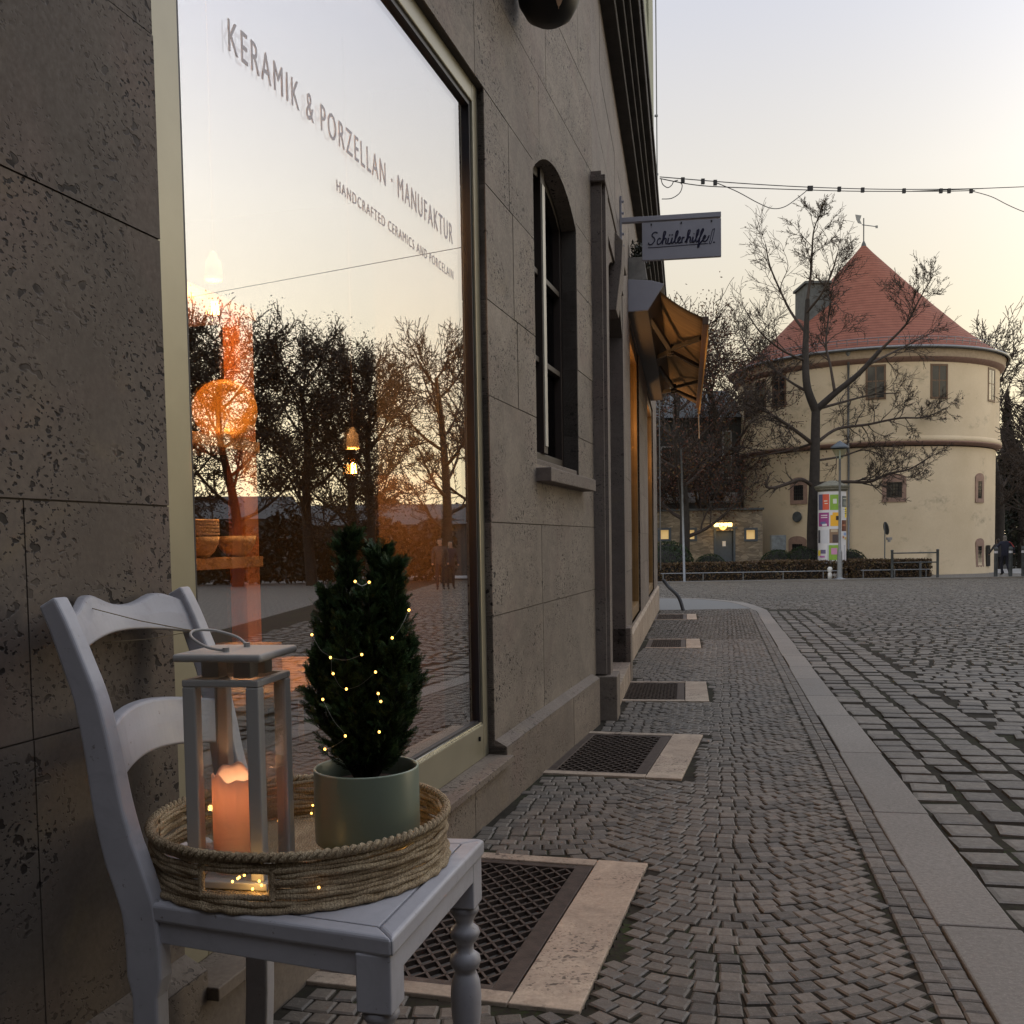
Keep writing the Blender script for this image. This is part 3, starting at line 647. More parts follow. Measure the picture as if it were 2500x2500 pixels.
while v<46:
    n=-14.0+ (row%2)*.07+r.uniform(0,.03)
    dv=.160
    while n<30:
        wv=r.uniform(.12,.19);c=RO(v+r.uniform(-.006,.006),n+wv/2,0);n+=wv+.020
        if KB.inv(c)[1]<KW+.045+4*.190+.035 and c.y<19.6: continue
        if c.y>19 and c.y<22 and c.x<5.2: continue
        if not ok_road(c): continue
        sett(mb,c,-RO.a+r.uniform(-.03,.03),wv-.002,dv-.026,-.048+r.uniform(-.006,.006),r,c.y<9,.09)
    v+=dv;row+=1
mb.build('road',M['road'],kind='structure')
# far side: kerb, footway, path
mb=MB();x=-14
while x<60: kerbstone(mb,V((x+.01,40.86,0)),V((x+1.2,40.86-.0,0)),V((x+.01,41.06,0)),V((x+1.2,41.06,0)),.02,-.12);x+=1.21
mb.build('kerb',M['kerb'],kind='structure')
mb=MB();mb.hexa([V((-20,41.06,gz(41)-.1)),V((60,41.06,gz(41)-.1)),V((60,60,gz(60)-.1)),V((-20,60,gz(60)-.1)),V((-20,41.06,gz(41)+.012)),V((60,41.06,gz(41)+.012)),V((60,60,gz(60)+.012)),V((-20,60,gz(60)+.012))][0:8]);mb.build('footway',M['farpave'],kind='structure')
mb=MB();mb.hexa([V((24,42.4,gz(42.4)+.0)),V((34,42.4,gz(42.4))),V((34,60,gz(60))),V((24,60,gz(60))),V((24,42.4,gz(42.4)+.03)),V((34,42.4,gz(42.4)+.03)),V((34,60,gz(60)+.03)),V((24,60,gz(60)+.03))]);mb.build('path',simple('pale gravel path',(.30,.30,.30),.9,sc_=4),kind='structure')
# ================= THINGS IN AND AROUND THE SHOP WINDOW ==================
def local(loc,rz):
    Mz=Matrix.Rotation(rz,3,'Z');L_=V(loc);return lambda x,y,z:L_+Mz@V((x,y,z))
# bookcase
bc0=W1(2.75,-.75,0);t=thing('display_shelf',(bc0.x,bc0.y,-.02),'open display shelf with orange wooden uprights behind the shop glass','shelf')
u1,u0=3.235,2.35
for u in (u1-.10,u0):
    for n in (-.60,-.95):
        mb=MB();mb.fbox(W1,u,u+.085,n-.03,n+.03,-.02,1.735);mb.build('upright',M['wood_o'],t,bevel=.002)
for z in (.42,.93,1.305,1.735):
    mb=MB();mb.fbox(W1,u0-.02,u1+.0,-.99,-.565,z,z+.035);mb.build('board',M['wood_b'],t,bevel=.002)
def on_shelf(px,py,n,z): u,_=W1.hit(px,py,n);return W1(u,n,z)
# standing plate
c=on_shelf(550,1015,-.60,1.325);R=.105;t=thing('display_plate',c,'large round yellow glazed plate standing upright on the upper shelf board','plate')
Mp=Matrix.Rotation(-R_(15.8)-R_(10),3,'Z')@Matrix.Rotation(R_(-80),3,'X')
mb=MB();mb.lathe([(0,0),(.062,.0),(.074,.008),(.098,.014),(.100,.011),(.076,.002),(.06,-.008),(0,-.008)],c+V((0,0,.102)),40,M=Matrix.Rotation(-R_(15.8)+R_(30),3,'Z')@Matrix.Rotation(R_(82),3,'X'));mb.build('plate_body',simple('yellow glaze',(.75,.42,.10),.25,var=.04,bump=0),t,smooth=True)
for s_ in (-1,1):
    mb=MB();q=c+W1.d*.055*s_+W1.n*.02;mb.box(q+V((0,0,.012)),(.03,.06,.024),-R_(15.8));mb.tube([q+V((0,0,.02)),q+V((0,0,.09))],.006,6);mb.tube([q+V((0,0,.03)),q+V((0,0,.07))+W1.n*.02],.004,6);mb.build('plate_stand',M['wood_b'],t)
def bowl(px,py,n,z,r,h,label,rings=0):
    c=on_shelf(px,py,n,z);o=MB();o.lathe([(0,.004),(r*.45,.0),(r*.5,.004),(r*.75,h*.3),(r*.93,h*.65),(r,h),(r-.004,h),(r*.9,h*.65),(r*.72,h*.33),(r*.4,.012),(0,.012)],c,36)
    for k in range(rings): o.lathe([(r*1.0,h+.004+k*.010),(r*1.015,h+.008+k*.010),(r,h+.012+k*.010),(r-.006,h+.010+k*.010),(r-.006,h+.004+k*.010)],c,36)
    return o.build('ceramic_bowl',M['ceramic'],org=c,smooth=True,label=label,cat='bowl',group='cream bowls on the shelf')
bowl(577,1345,-.60,.966,.063,.066,'wide cream bowl next to the orange upright of the shelf')
bowl(487,1345,-.60,.966,.060,.064,'stack of nested cream bowls at the left edge of the shop glass',5)
for k,(px,a,b) in enumerate(((507,.10,.09),(538,.13,.10),(575,.12,.12))):
    c=on_shelf(px,1560,-.62+k*-.03,.456);mb=MB();mb.box(c+V((0,0,.09+.01*k)),(.075,.012,.18+.02*k),-R_(15.8)+.2*k);mb.build('greeting_card',M['paper'],org=c,label=('slim pale card standing leftmost on the lowest shelf board','tall cream card with a small dark mark standing mid shelf','orange-lit cream card standing beside the shelf upright')[k],cat='card',group='cards on the lowest board',bevel=.001)
# low table with cards and vase
tb=W1(2.85,-.45,0);t=thing('display_table',(tb.x,tb.y,-.02),'low wooden display table strewn with pale cards behind the lantern','table')
mb=MB();mb.fbox(W1,2.35,3.45,-.60,-.19,.575,.605);mb.build('table_top',M['wood_b'],t,bevel=.003)
for u in (2.4,3.36):
    for n in (-.56,-.24):
        mb=MB();mb.fbox(W1,u,u+.04,n,n+.04,-.02,.575);mb.build('leg',M['wood_b'],t)
cards=[(2.50,-.34,.3),(2.68,-.29,-.2),(2.9,-.40,.15),(3.08,-.27,.5),(2.72,-.46,.6),(3.25,-.36,-.1)]
cl=['leftmost flat card on the table','flat card second from the left, near the glass','flat card in the middle of the table, set back','flat card near the glass, right of the middle','flat card at the back left of the table','rightmost flat card on the table']
for k,(u,n,a) in enumerate(cards):
    c=W1(u,n,.6055+.001*k);mb=MB();mb.box(c+V((0,0,.0015)),(.15,.105,.003),a);mb.mi=1
    for j in range(3): mb.box(c+Matrix.Rotation(a,3,'Z')@V((-.045+.045*j,.01*j-.01,.0036)),(.018,.006,.001),a)
    mb.build('flat_card',[M['paper'],M['winwood']],org=c,label=cl[k],cat='card',group='cards lying on the table')
c=W1(3.02,-.52,.605);mb=MB();mb.box(c+V((0,0,.045)),(.20,.13,.09),-.2);mb.build('gift_box',simple('kraft paper',(.45,.28,.13),.8,var=.06),org=c,label='kraft paper box at the back of the low table',cat='box',bevel=.003)
c=atz(578,1868,.12);c=W1(W1.inv(c)[0],-.30,.30)
c=W1(2.58,-.26,.335);mb=MB();mb.lathe([(0,0),(.036,0),(.038,.01),(.034,.07),(.028,.125),(.026,.13),(.023,.125),(.03,.06),(.03,.01),(0,.008)],c,32);mb.build('ceramic_vase',M['ceramic'],org=c,smooth=True,label='tapering cream cup vase seen through the lantern glass',cat='vase')
mb=MB();mb.fbox(W1,2.35,3.3,-.50,-.16,.31,.335);mb.build('low_board',M['wood_b'],t,bevel=.002)
# pendant bulbs
def pendant(px,py,n,label,e,big=1.0):
    u,z=W1.hit(px,py,n);c=W1(u,n,z);t=thing('pendant_bulb',c+V((0,0,.19*big)),label,'pendant lamp','filament bulbs hanging in the shop')
    mb=MB();mb.lathe([(.0,.0),(.004,.0),(.012,-.008),(.012,-.018),(.022,-.028),(.026,-.075),(.024,-.085),(.0,-.085)],c+V((0,0,.163*big)),24);mb.build('socket',M['porcelain'],t,smooth=True)
    mb=MB();mb.tube([c+V((0,0,.16)),c+V((.002,0,.9)),W1(u,n,2.94)],.0016,6);mb.build('cord',M['winwood'],t)
    mb=MB();mb.lathe([(.013,.078),(.014,.062),(.022,.045),(.034,.018),(.037,-.004),(.031,-.026),(.016,-.040),(0,-.043)],c,28);mb.build('glass_bulb',glass('amber bulb glass'+label[:3],1.45,(1,.80,.48),0,.9),t,smooth=True)
    mb=MB()
    for k in range(4):
        a=k*PI/2+.5;mb.tube([c+V((.011*math.cos(a),.011*math.sin(a),-.018)),c+V((.008*math.cos(a),.008*math.sin(a),.020))],.0022,6)
    mb.build('filament',emit('filament'+label[:3],(1,.50,.12),26),t)
    l=bpy.data.lights.new('bulb_light','POINT');l.energy=e;l.color=(1,.52,.2);l.shadow_soft_size=.008;lo=bpy.data.objects.new('bulb_light',l);sc.collection.objects.link(lo);lo.parent=t;lo.location=c-parent_org(t)
pendant(863,1145,-.52,'nearer filament bulb under its ceramic socket, in the middle of the shop glass',22)
pendant(524,752,-.50,'upper filament bulb glowing in the glass near the left frame',11,1.0)
for k,(u,n) in enumerate(((3.1,-.40),(2.45,-1.6))):
    c=W1(u,n,2.86);t=thing('ceiling_spot',c,('warm ceiling spot near the shop glass','warm ceiling spot deeper in the shop')[k],'ceiling lamp','ceiling spots in the shop');mb=MB();mb.lathe([(0,.06),(.05,.06),(.06,-.03),(.05,-.03),(.0,.02)],c,16);mb.build('spot_housing',M['porcelain'],t)
    mb=MB();mb.lathe([(0,-.012),(.045,-.012),(.045,-.008),(0,-.008)],c,16);mb.build('spot_lens',emit('spot lens %d'%k,(1,.62,.3),8),t)
    l=bpy.data.lights.new('spot_light','SPOT');l.energy=(170,90)[k];l.color=(1,.50,.19);l.spot_size=R_(150);l.spot_blend=.6;l.shadow_soft_size=.05;lo=bpy.data.objects.new('spot_light',l);sc.collection.objects.link(lo);lo.parent=t;lo.location=(0,0,-.04)
# ---------------- hanging bowl above the pavement ------------------------
c=aty(1340,-8,4.45);t=thing('hanging_planter',c,'dark round bowl planter hung high beside the shop window','hanging planter')
mb=MB();R=.142
mb.lathe([(0,-.115),(.06,-.11),(.10,-.085),(.132,-.03),(R,.03),(R,.05),(R-.01,.05),(.12,-.02),(.085,-.07),(0,-.09)],c,36);mb.build('bowl',M['black_iron'],t,smooth=True)
for a in (0,2.1,4.2):
    mb=MB();mb.tube([c+V((R*math.cos(a),R*math.sin(a),.05)),c+V((0,0,.62))],.003,5);mb.build('chain',M['black_iron'],t)
mb=MB();wq=W1(*W1.inv(c)[:1],-.05,0);mb.tube([V((wq.x,wq.y,c.z+.62)),c+V((0,0,.62))],.012,8);mb.tube([V((wq.x,wq.y,c.z+.35)),lerp(V((wq.x,wq.y,c.z+.62)),c+V((0,0,.62)),.7)],.008,6);mb.build('bracket',M['black_iron'],t)
mb=MB();r=random.Random(4)
def blade(mb,pts,ws,side):
    side=V(side).normalized();vs=[]
    for p,w_ in zip(pts,ws): vs+=[V(p)-side*w_,V(p)+V((0,0,.0))+side.cross(V((0,0,1)))*w_*.35,V(p)+side*w_]
    fs=[]
    for i in range(len(pts)-1):
        for k in (0,1): fs.append((i*3+k,i*3+k+1,i*3+3+k+1,i*3+3+k))
    mb.add(vs,fs)
q=c+V((.04,-.125,.06));sp=spline([q+V((-.05,.10,.10)),q+V((-.005,.0,.06)),q+V((.002,-.02,-.03)),q+V((.000,-.02,-.115)),q+V((-.006,-.015,-.185))],6)
blade(mb,sp,[.030*math.sin(PI*min(1,(i+3)/(len(sp)+1)))**.7+.001 for i in range(len(sp))],(1,.1,0));mb.build('dry_leaf',simple('dry husk leaf',(.33,.20,.11),.7,var=.4,sc_=14),t,smooth=True)
mb=MB()
for k in range(40):
    a=r.uniform(0,6.28);R0=r.uniform(.02,.11);q=c+V((R0*math.cos(a),R0*math.sin(a),.03));h=r.uniform(.1,.3);e=q+V((.12*math.cos(a),.12*math.sin(a),h));blade(mb,spline([q,lerp(q,e,.6)+V((0,0,.04)),e],4),[.008]*8+[.001],(-math.sin(a),math.cos(a),0))
mb.build('foliage',M['yew'],t)
# ---------------- projecting sign ---------------------------------------
sg=V((1.42,8.8,3.66));t=thing('projecting_sign',W2(8.95,-.03,3.8),'grey rectangular bracket sign lettered in navy script, sticking out from the wall','sign')
SG=Fr(W2(8.95,0,0),W2.a+PI/2-.03)  # d runs outward from wall
a0=SG.hit(1568,636)[0];a1=SG.hit(1760,517)[0];zb=SG.hit(1568,636)[1];zt=SG.hit(1760,535)[1];zb2=SG.hit(1759,629)[1];zt=(zt+SG.hit(1568,545)[1])/2;zb=(zb+zb2)/2
mb=MB();mb.fbox(SG,a0,a1,-.02,.02,zb,zt);mb.build('sign_board',M['greysign'],t,bevel=.003)
mb=MB();mb.fbox(SG,-.03,a1,-.025,.025,zt+.012,zt+.055);mb.build('bracket_arm',M['greysign'],t,bevel=.003)
mb=MB();mb.fbox(SG,-.03,-.012,-.03,.03,zt-.22,zt+.24);
for z in (-.18,-.08,.1,.2): mb.tube([SG(-.012,.0,zt+z),SG(.006,.0,zt+z)],.012,8)
mb.build('wall_plate',M['greysign'],t)
for u in (.12,.5,.88):
    mb=MB();mb.box(SG(lerp(a0,a1,u),.022,zt-.02),(.012,.012,.014),SG.a);mb.build('screw',M['black_iron'],t)
# script lettering as pen strokes (x, y in letter heights)
ST=[[(.62,.95),(.45,1.05),(.25,.95),(.22,.75),(.42,.55),(.45,.3),(.25,.05),(.02,.1),(.0,.2)],
[(.95,.45),(.82,.52),(.70,.38),(.70,.12),(.82,.02),(.98,.12)],
[(.98,.12),(1.15,.5),(1.27,.95),(1.2,1.05),(1.12,.9),(1.12,.0)],[(1.12,.25),(1.25,.48),(1.37,.42),(1.37,.08),(1.5,.05)],
[(1.55,.5),(1.53,.12),(1.65,.02),(1.78,.15),(1.84,.5)],[(1.84,.5),(1.84,.1),(1.95,.03)],[(1.60,.68),(1.63,.78)],[(1.80,.68),(1.83,.78)],
[(1.95,.03),(2.15,.5),(2.25,.95),(2.18,1.05),(2.1,.85),(2.1,.15),(2.22,.03)],
[(2.22,.03),(2.45,.3),(2.5,.48),(2.4,.52),(2.32,.3),(2.42,.03),(2.62,.12)],
[(2.60,.12),(2.66,.52)],[(2.66,.02),(2.66,.50)],[(2.66,.32),(2.73,.46),(2.83,.47)],
[(2.9,.05),(3.08,.5),(3.2,.95),(3.13,1.05),(3.05,.9),(3.05,.0)],[(3.05,.25),(3.18,.48),(3.3,.42),(3.3,.08),(3.42,.05)],
[(3.42,.05),(3.5,.5),(3.5,.1),(3.6,.03)],[(3.53,.70),(3.55,.73)],
[(3.6,.03),(3.8,.5),(3.9,.95),(3.83,1.05),(3.75,.85),(3.75,.15),(3.87,.03)],
[(3.87,.03),(4.1,.55),(4.25,.98),(4.18,1.08),(4.08,.8),(4.02,.1),(3.95,-.35),(4.02,-.4),(4.1,-.1),(4.2,.05)],
[(4.2,.05),(4.42,.3),(4.48,.48),(4.38,.52),(4.3,.3),(4.4,.03),(4.62,.15),(4.75,.5)],
[(0,-.22),(1.5,-.2),(3.0,-.17),(4.75,-.14)],[(4.85,-.1),(4.95,.9),(5.05,1.0),(5.12,.95),(5.0,-.05),(4.88,-.18),(4.82,0)],[(5.2,-.12),(5.25,-.08),(5.2,-.04),(5.15,-.08),(5.2,-.12)]]
mb=MB();wd=(a1-a0);k=wd*.84/5.25;zz=lerp(zb,zt,.40)
for s_ in ST:
    thin=s_[0]==(0,-.22) or s_[0][0]>=4.85
    pp=spline([(x,y,0) for x,y in s_],5);mb.tube([SG(a0+wd*.08+(p.x+.12*p.y)*k,.0215,zz+p.y*k*.95) for p in pp],.0062*(.5 if thin else 1),5)
mb.build('lettering',M['letter2'],t)
# ---------------- awning -------------------------------------------------
AW=W2;t=thing('awning',AW(14,.0,3.4),'brown canvas awning on folding arms, extended over the far shop windows','awning')
b0,b1=10.15,16.6
mb=MB();sec=[(-.03,3.28),(.165,3.285),(.325,3.535),(.20,3.575),(-.03,3.60)]
mb.prism([AW(b0+.02,n,z) for n,z in sec],AW.d*(b1-b0));mb.build('awning_box',simple('dark awning casing',(.05,.042,.032),.6),t,bevel=.004)
mb=MB();mb.prism([AW(b0-.012,n*1.01,z) for n,z in sec],AW.d*.03);mb.build('end_cap',M['greysign'],t,bevel=.004)
mb=MB();cz=[(.30,3.50),(.72,3.195)]
K=26;vs=[];fs=[]
for i in range(K+1):
    for j in range(7):
        f=j/6;sag=-.03*math.sin(PI*f);vs.append(AW(lerp(b0+.05,b1-.05,i/K),lerp(.24,.72,f),lerp(3.52,3.19,f)+sag))
for i in range(K):
    for j in range(6): fs.append((i*7+j,i*7+j+1,(i+1)*7+j+1,(i+1)*7+j))
mb.add(vs,fs);ob=mb.build('canvas',M['awning'],t,smooth=True);so_=ob.modifiers.new('s','SOLIDIFY');so_.thickness=.003
mb=MB();mb.fbox(AW,b0+.02,b1-.02,.70,.76,3.12,3.20);mb.build('front_bar',simple('brown bar paint',(.10,.06,.035),.5),t,bevel=.004)
mb=MB();vs=[];fs=[]
for i in range(61):
    u=lerp(b0+.04,b1-.04,i/60);vs+=[AW(u,.757,3.13),AW(u,.76,3.02-.018*abs(math.sin(i*PI/6)))]
for i in range(60): fs.append((2*i,2*i+1,2*i+3,2*i+2))
mb.add(vs,fs);ob=mb.build('valance',simple('ochre valance cloth',(.45,.33,.16),.85),t);ob.modifiers.new('s','SOLIDIFY').thickness=.003
for u,s_ in ((b0+.5,1),(b1-.5,-1),(13.1,-1),(13.6,1)):
    mb=MB();e=AW(u+s_*1.15,.36,3.20);mb.sweep([AW(u,.16,3.34),e],.05,.05,(0,0,1));mb.sweep([e,AW(u+s_*.35,.70,3.15)],.04,.04,(0,0,1));mb.tube([e+V((0,0,-.05)),e+V((0,0,.05))],.04,8);mb.build('folding_arm',M['cornice'],t)
mb=MB();mb.tube([AW(b1-.1,.74,3.12),AW(b1-.1,.75,2.62)],.010,6);mb.build('crank_rod',simple('rod paint',(.25,.22,.18),.6),t)
# planter box on awning
t=thing('wall_planter',AW(10.6,.08,3.6),'small weathered planter box with dark ivy, fixed on the wall above the awning','planter')
mb=MB();mb.hexa([AW(10.2,-.03,3.60),AW(10.2,.16,3.60),AW(11.3,.16,3.60),AW(11.3,-.03,3.60),AW(10.2,-.03,3.83),AW(10.2,.13,3.83),AW(11.3,.13,3.83),AW(11.3,-.03,3.83)]);mb.build('planter_box',simple('stained planter zinc',(.20,.19,.17),.7,var=.3,sc_=9),t,bevel=.004)
mb=MB();r=random.Random(8)
def leaf(mb,p,s,r,nrm=None):
    p=V(p);a=V((r.gauss(0,1),r.gauss(0,1),r.gauss(0,1))).normalized();b=a.orthogonal().normalized();b=Matrix.Rotation(r.uniform(0,6.28),3,a)@b;c_=a.cross(b);mb.add([p-b*s,p+c_*s*.45,p+b*s,p-c_*s*.45],[(0,1,2,3)])
for k in range(500):
    p=AW(10.3+r.uniform(0,.35),.06+r.gauss(0,.035),3.9+r.gauss(0,.06));leaf(mb,p,r.uniform(.015,.03),r)
mb.build('ivy',M['yew'],t)
# black cable at the corner
mb=MB();g0=ground(1629,1488);mb.tube(spline([V((3.02,19.55,.18)),V((3.10,19.4,.05)),V((3.22,19.0,-.12)),V((3.28,18.8,gz(18.8))),V((3.30,18.75,gz(18.8)-.05))],6),.035,8);mb.build('drain_hose',M['cable'],org=(3.2,19,gz(19)),label='black hose bending from the far building corner down to the pavement',cat='hose')
# ================= CHAIR ==================================================
CHR=-R_(14.35);CO=V((-.332,1.627,gz(1.6)));cl=local((CO.x,CO.y,0),CHR)
ch=thing('painted_chair',CO,'chalky white wooden chair with curved back rails and turned front legs, beside the shop window','chair')
Z0=CO.z
def L3(pts): return [cl(*p) for p in pts]
top=.45
mb=MB()   # seat frame boards round an inset panel, trapezoid plan
FX,BX,FY,BY=.222,-.205,.236,.186
def sy(x,o=0): return lerp(BY,FY,(x-BX)/(FX-BX))-o
ins=.034
pin=[(BX+ins+.01,sy(BX+ins,ins)),(FX-ins,sy(FX-ins,ins))]
o=[(BX,-BY),(FX,-FY),(FX,FY),(BX,BY)];i_=[(pin[0][0],-pin[0][1]),(pin[1][0],-pin[1][1]),(pin[1][0],pin[1][1]),(pin[0][0],pin[0][1])]
for k in range(4):
    a,b=o[k],o[(k+1)%4];c_,d=i_[(k+1)%4],i_[k]
    mb.hexa([cl(x,y,z) for z in (top-.030,top) for x,y in (a,b,c_,d)])
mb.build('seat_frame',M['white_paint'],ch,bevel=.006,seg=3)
mb=MB();e=.0016;q=[(x+(-e if x>0 else e),y+(-e if y>0 else e)) for x,y in i_];mb.hexa([cl(x,y,z) for z in (top-.02,top-.0008) for x,y in q]);mb.build('seat_panel',M['white_paint'],ch,bevel=.0012)
ap_=.385
for a,b in (((BX+.01,-BY+.006),(FX-.05,-sy(FX-.05)+.006)),((BX+.01,BY-.006),(FX-.05,sy(FX-.05)-.006))):
    s_=1 if a[1]<0 else -1;mb=MB();mb.hexa([cl(x,y,z) for z in (ap_,top-.028) for x,y in ((a[0],a[1]),(b[0],b[1]),(b[0],b[1]+.02*s_),(a[0],a[1]+.02*s_))]);mb.build('apron',M['white_paint'],ch,bevel=.002)
mb=MB();mb.hexa([cl(x,y,z) for z in (ap_,top-.028) for x,y in ((FX-.026,-FY+.05),(FX-.006,-FY+.05),(FX-.006,FY-.05),(FX-.026,FY-.05))]);mb.build('apron',M['white_paint'],ch,bevel=.002)
mb=MB();mb.hexa([cl(x,y,z) for z in (ap_,top-.028) for x,y in ((BX+.006,-BY+.03),(BX+.026,-BY+.03),(BX+.026,BY-.03),(BX+.006,BY-.03))]);mb.build('apron',M['white_paint'],ch,bevel=.002)
for s_ in (-1,1):   # turned front legs
    x,y=FX-.032,s_*(FY-.032);mb=MB();hw=.027
    mb.hexa([cl(x+a,y+b,z) for z in (.335,top-.028) for a,b in ((-hw,-hw),(hw,-hw),(hw,hw),(-hw,hw))]);mb.build('leg_block',M['white_paint'],ch,bevel=.003)
    prof=[(.018,.338),(.026,.332),(.0275,.324),(.022,.316),(.0165,.306),(.016,.298),(.0255,.290),(.0285,.282),(.0245,.272),(.0165,.262),(.0155,.250),(.018,.246),(.0275,.238),(.029,.228),(.025,.218),(.019,.212),(.021,.206),(.0265,.19),(.0285,.165),(.0275,.13),(.023,.09),(.018,.05),(.0155,.02),(.017,.0),(.014,Z0+.004),(0,Z0+.002)]
    mb=MB();mb.lathe(prof,cl(x,y,0),28);mb.build('leg',M['white_paint'],ch,smooth=True)
bp=[(-.226,Z0+.002),(-.214,.15),(-.212,.33),(-.216,.42),(-.229,.47),(-.250,.53),(-.267,.60),(-.280,.68),(-.297,.76),(-.319,.82),(-.343,.88),(-.362,.918)]
def backx(z):
    for (x0,z0),(x1,z1) in zip(bp[:-1],bp[1:]):
        if z0<=z<=z1: return lerp(x0,x1,(z-z0)/(z1-z0))
    return bp[-1][0]
for s_ in (-1,1):
    y=s_*(BY-.014);pp=spline([(x,0,z) for x,z in bp],5);dd=[]
    for p in pp: dd.append(.046 if p.z<.3 else .062 if p.z<.52 else lerp(.060,.034,(p.z-.52)/.4))
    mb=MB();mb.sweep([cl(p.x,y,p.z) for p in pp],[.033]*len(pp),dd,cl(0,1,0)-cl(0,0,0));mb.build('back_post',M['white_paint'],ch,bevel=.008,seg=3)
def rail(name,zb,zt,bow,th,label=None):
    K=28;mb=MB();vs=[]
    for i in range(K+1):
        u=i/K;y=lerp(-(BY-.028),BY-.028,u);b=bow*math.sin(PI*u)
        for z,o_ in ((zb(u),0),(lerp(zb(u),zt(u),.5),.0),(zt(u),0)):
            x=backx(z)-b;vs.append(cl(x+th/2,y,z))
        for z in (zt(u),lerp(zb(u),zt(u),.5),zb(u)): vs.append(cl(backx(z)-b-th/2,y,z))
    fs=[(5,4,3,2,1,0),tuple(K*6+k for k in range(6))]
    for i in range(K):
        for k in range(6): fs.append((i*6+k,i*6+(k+1)%6,(i+1)*6+(k+1)%6,(i+1)*6+k))
    mb.add(vs,fs);mb.build(name,M['white_paint'],ch,bevel=.005,seg=3)
hump=lambda u:.026*math.exp(-((u-.30)/.14)**2)+.022*math.exp(-((u-.86)/.14)**2)
rail('top_rail',lambda u:.838+.018*math.sin(PI*u),lambda u:.893+hump(u)*.9+.006*math.sin(PI*u),.030,.020)
rail('middle_rail',lambda u:.628+.020*math.sin(PI*u),lambda u:.712+.022*math.sin(PI*u),.036,.024)
# ================= BASKET TRAY ===========================================
TC=V((-.371,1.688,top));TR=.250
bt=thing('wicker_tray',TC,'round woven seagrass tray standing on the white chair seat','tray')
HA=R_(-102)   # direction of front handle hole
def inhole(a):
    for h in (HA,HA+PI):
        d=(a-h+PI)%(2*PI)-PI
        if abs(d)<.23: return True
    return False
r=random.Random(2);NR=10;mb=MB()
for k in range(NR):
    z=top+.0080+k*.0081;hole=3<=k<=6;R0=TR-.004+.006*math.sin(k*1.3)*.3;seg=[];wob=[r.uniform(0,6.28) for _ in range(3)]
    def pt(a): return TC+V(((R0+.0022*math.sin(7*a+wob[0])+.0012*math.sin(19*a+wob[1]))*math.cos(a),(R0+.0022*math.sin(7*a+wob[0]))*math.sin(a),z-top+.0013*math.sin(5*a+wob[1])+.0008*math.sin(23*a+wob[2])))
    NN=150
    if not hole: mb.tube([pt(2*PI*i/NN) for i in range(NN)],.0047,7,closed=True)
    else:
        for h in (HA+.23,HA+PI+.23): mb.tube([pt(h+(PI-.46)*i/75) for i in range(76)],.0047,7)
mb.build('woven_wall',M['rope'],bt,smooth=True)
mb=MB()
for ph in (0,PI):   # twisted rim of two strands
    mb.tube([TC+V(((TR+.0038*math.cos(58*a+ph))*math.cos(a),(TR+.0038*math.cos(58*a+ph))*math.sin(a),.087+.0038*math.sin(58*a+ph))) for a in [2*PI*i/900 for i in range(900)]],.0044,6,closed=True)
mb.build('twisted_rim',M['rope'],bt,smooth=True)
mb=MB()
for k in (0,1): mb.tube([TC+V(((TR+.001-.004*k+.0015*math.sin(31*a+k))*math.cos(a),(TR+.001-.004*k+.0015*math.sin(31*a+k))*math.sin(a),.0055+.0035*k+.001*math.sin(43*a))) for a in [2*PI*i/240 for i in range(240)]],.0052,7,closed=True)
mb.build('base_rope',M['rope'],bt,smooth=True)
for h in (HA-.235,HA+.235,HA+PI-.235,HA+PI+.235): mb=MB();mb.tube([TC+V(((TR-.002)*math.cos(h),(TR-.002)*math.sin(h),z)) for z in (.022,.04,.06,.070)],.0055,7);mb.build('handle_binding',M['rope'],bt,smooth=True)
for i in range(14):
    a=i*2*PI/14+.1
    if inhole(a): continue
    mb=MB();mb.tube([TC+V(((TR-.0085)*math.cos(a),(TR-.0085)*math.sin(a),z)) for z in (.004,.03,.06,.084)],.0018,5);mb.build('binding',M['rope'],bt,smooth=True)
mb=MB();mb.lathe([(0,.002),(TR-.01,.002),(TR-.01,.006),(0,.006)],TC,48)
sp=[TC+V((a*.0068/6.28*math.cos(a),a*.0068/6.28*math.sin(a),.008)) for a in [i*.12 for i in range(20,1850)] if a*.0068/6.28<TR-.012]
mb.tube(sp,.0032,5);mb.build('woven_floor',M['rope'],bt,smooth=True)
mb=MB()
for k in range(16):
    a=r.uniform(.9,2.3);q=TC+V(((TR-.006)*math.cos(a),(TR-.006)*math.sin(a),.088));mb.tube([q,q+V((r.uniform(-.012,.012),r.uniform(-.01,.01),r.uniform(.006,.028)))],.0006,4)
mb.build('loose_fibre',M['rope'],bt)
FL=top+.012
# ================= LANTERN ================================================
def proj(p):
    q=CM.transposed()@(V(p)-V((0,0,H)));return CX+F*q.x/-q.z,CY-F*q.y/-q.z
LF=atz(645,2172,FL);best=None
for ai in range(0,90):
    a=R_(ai);A_=.128;l=LF+V((-math.cos(a),math.sin(a),.34))*1;l=V((LF.x-A_*math.cos(a),LF.y+A_*math.sin(a),.79));rr=V((LF.x+A_*math.sin(a),LF.y+A_*math.cos(a),.79))
    e=abs(proj(l)[0]-447)+abs(proj(rr)[0]-709)
    if best is None or e<best[0]: best=(e,a)
la=best[1];LA=.128;LC=LF+V((-math.cos(la),math.sin(la),0))*LA/2+V((math.sin(la),math.cos(la),0))*LA/2
ll=local((LC.x,LC.y,FL),-la)
lan=thing('lantern',(LC.x,LC.y,FL),'tall square white metal lantern with glass sides, standing in the woven tray','lantern')
h=LA/2;LH=.318
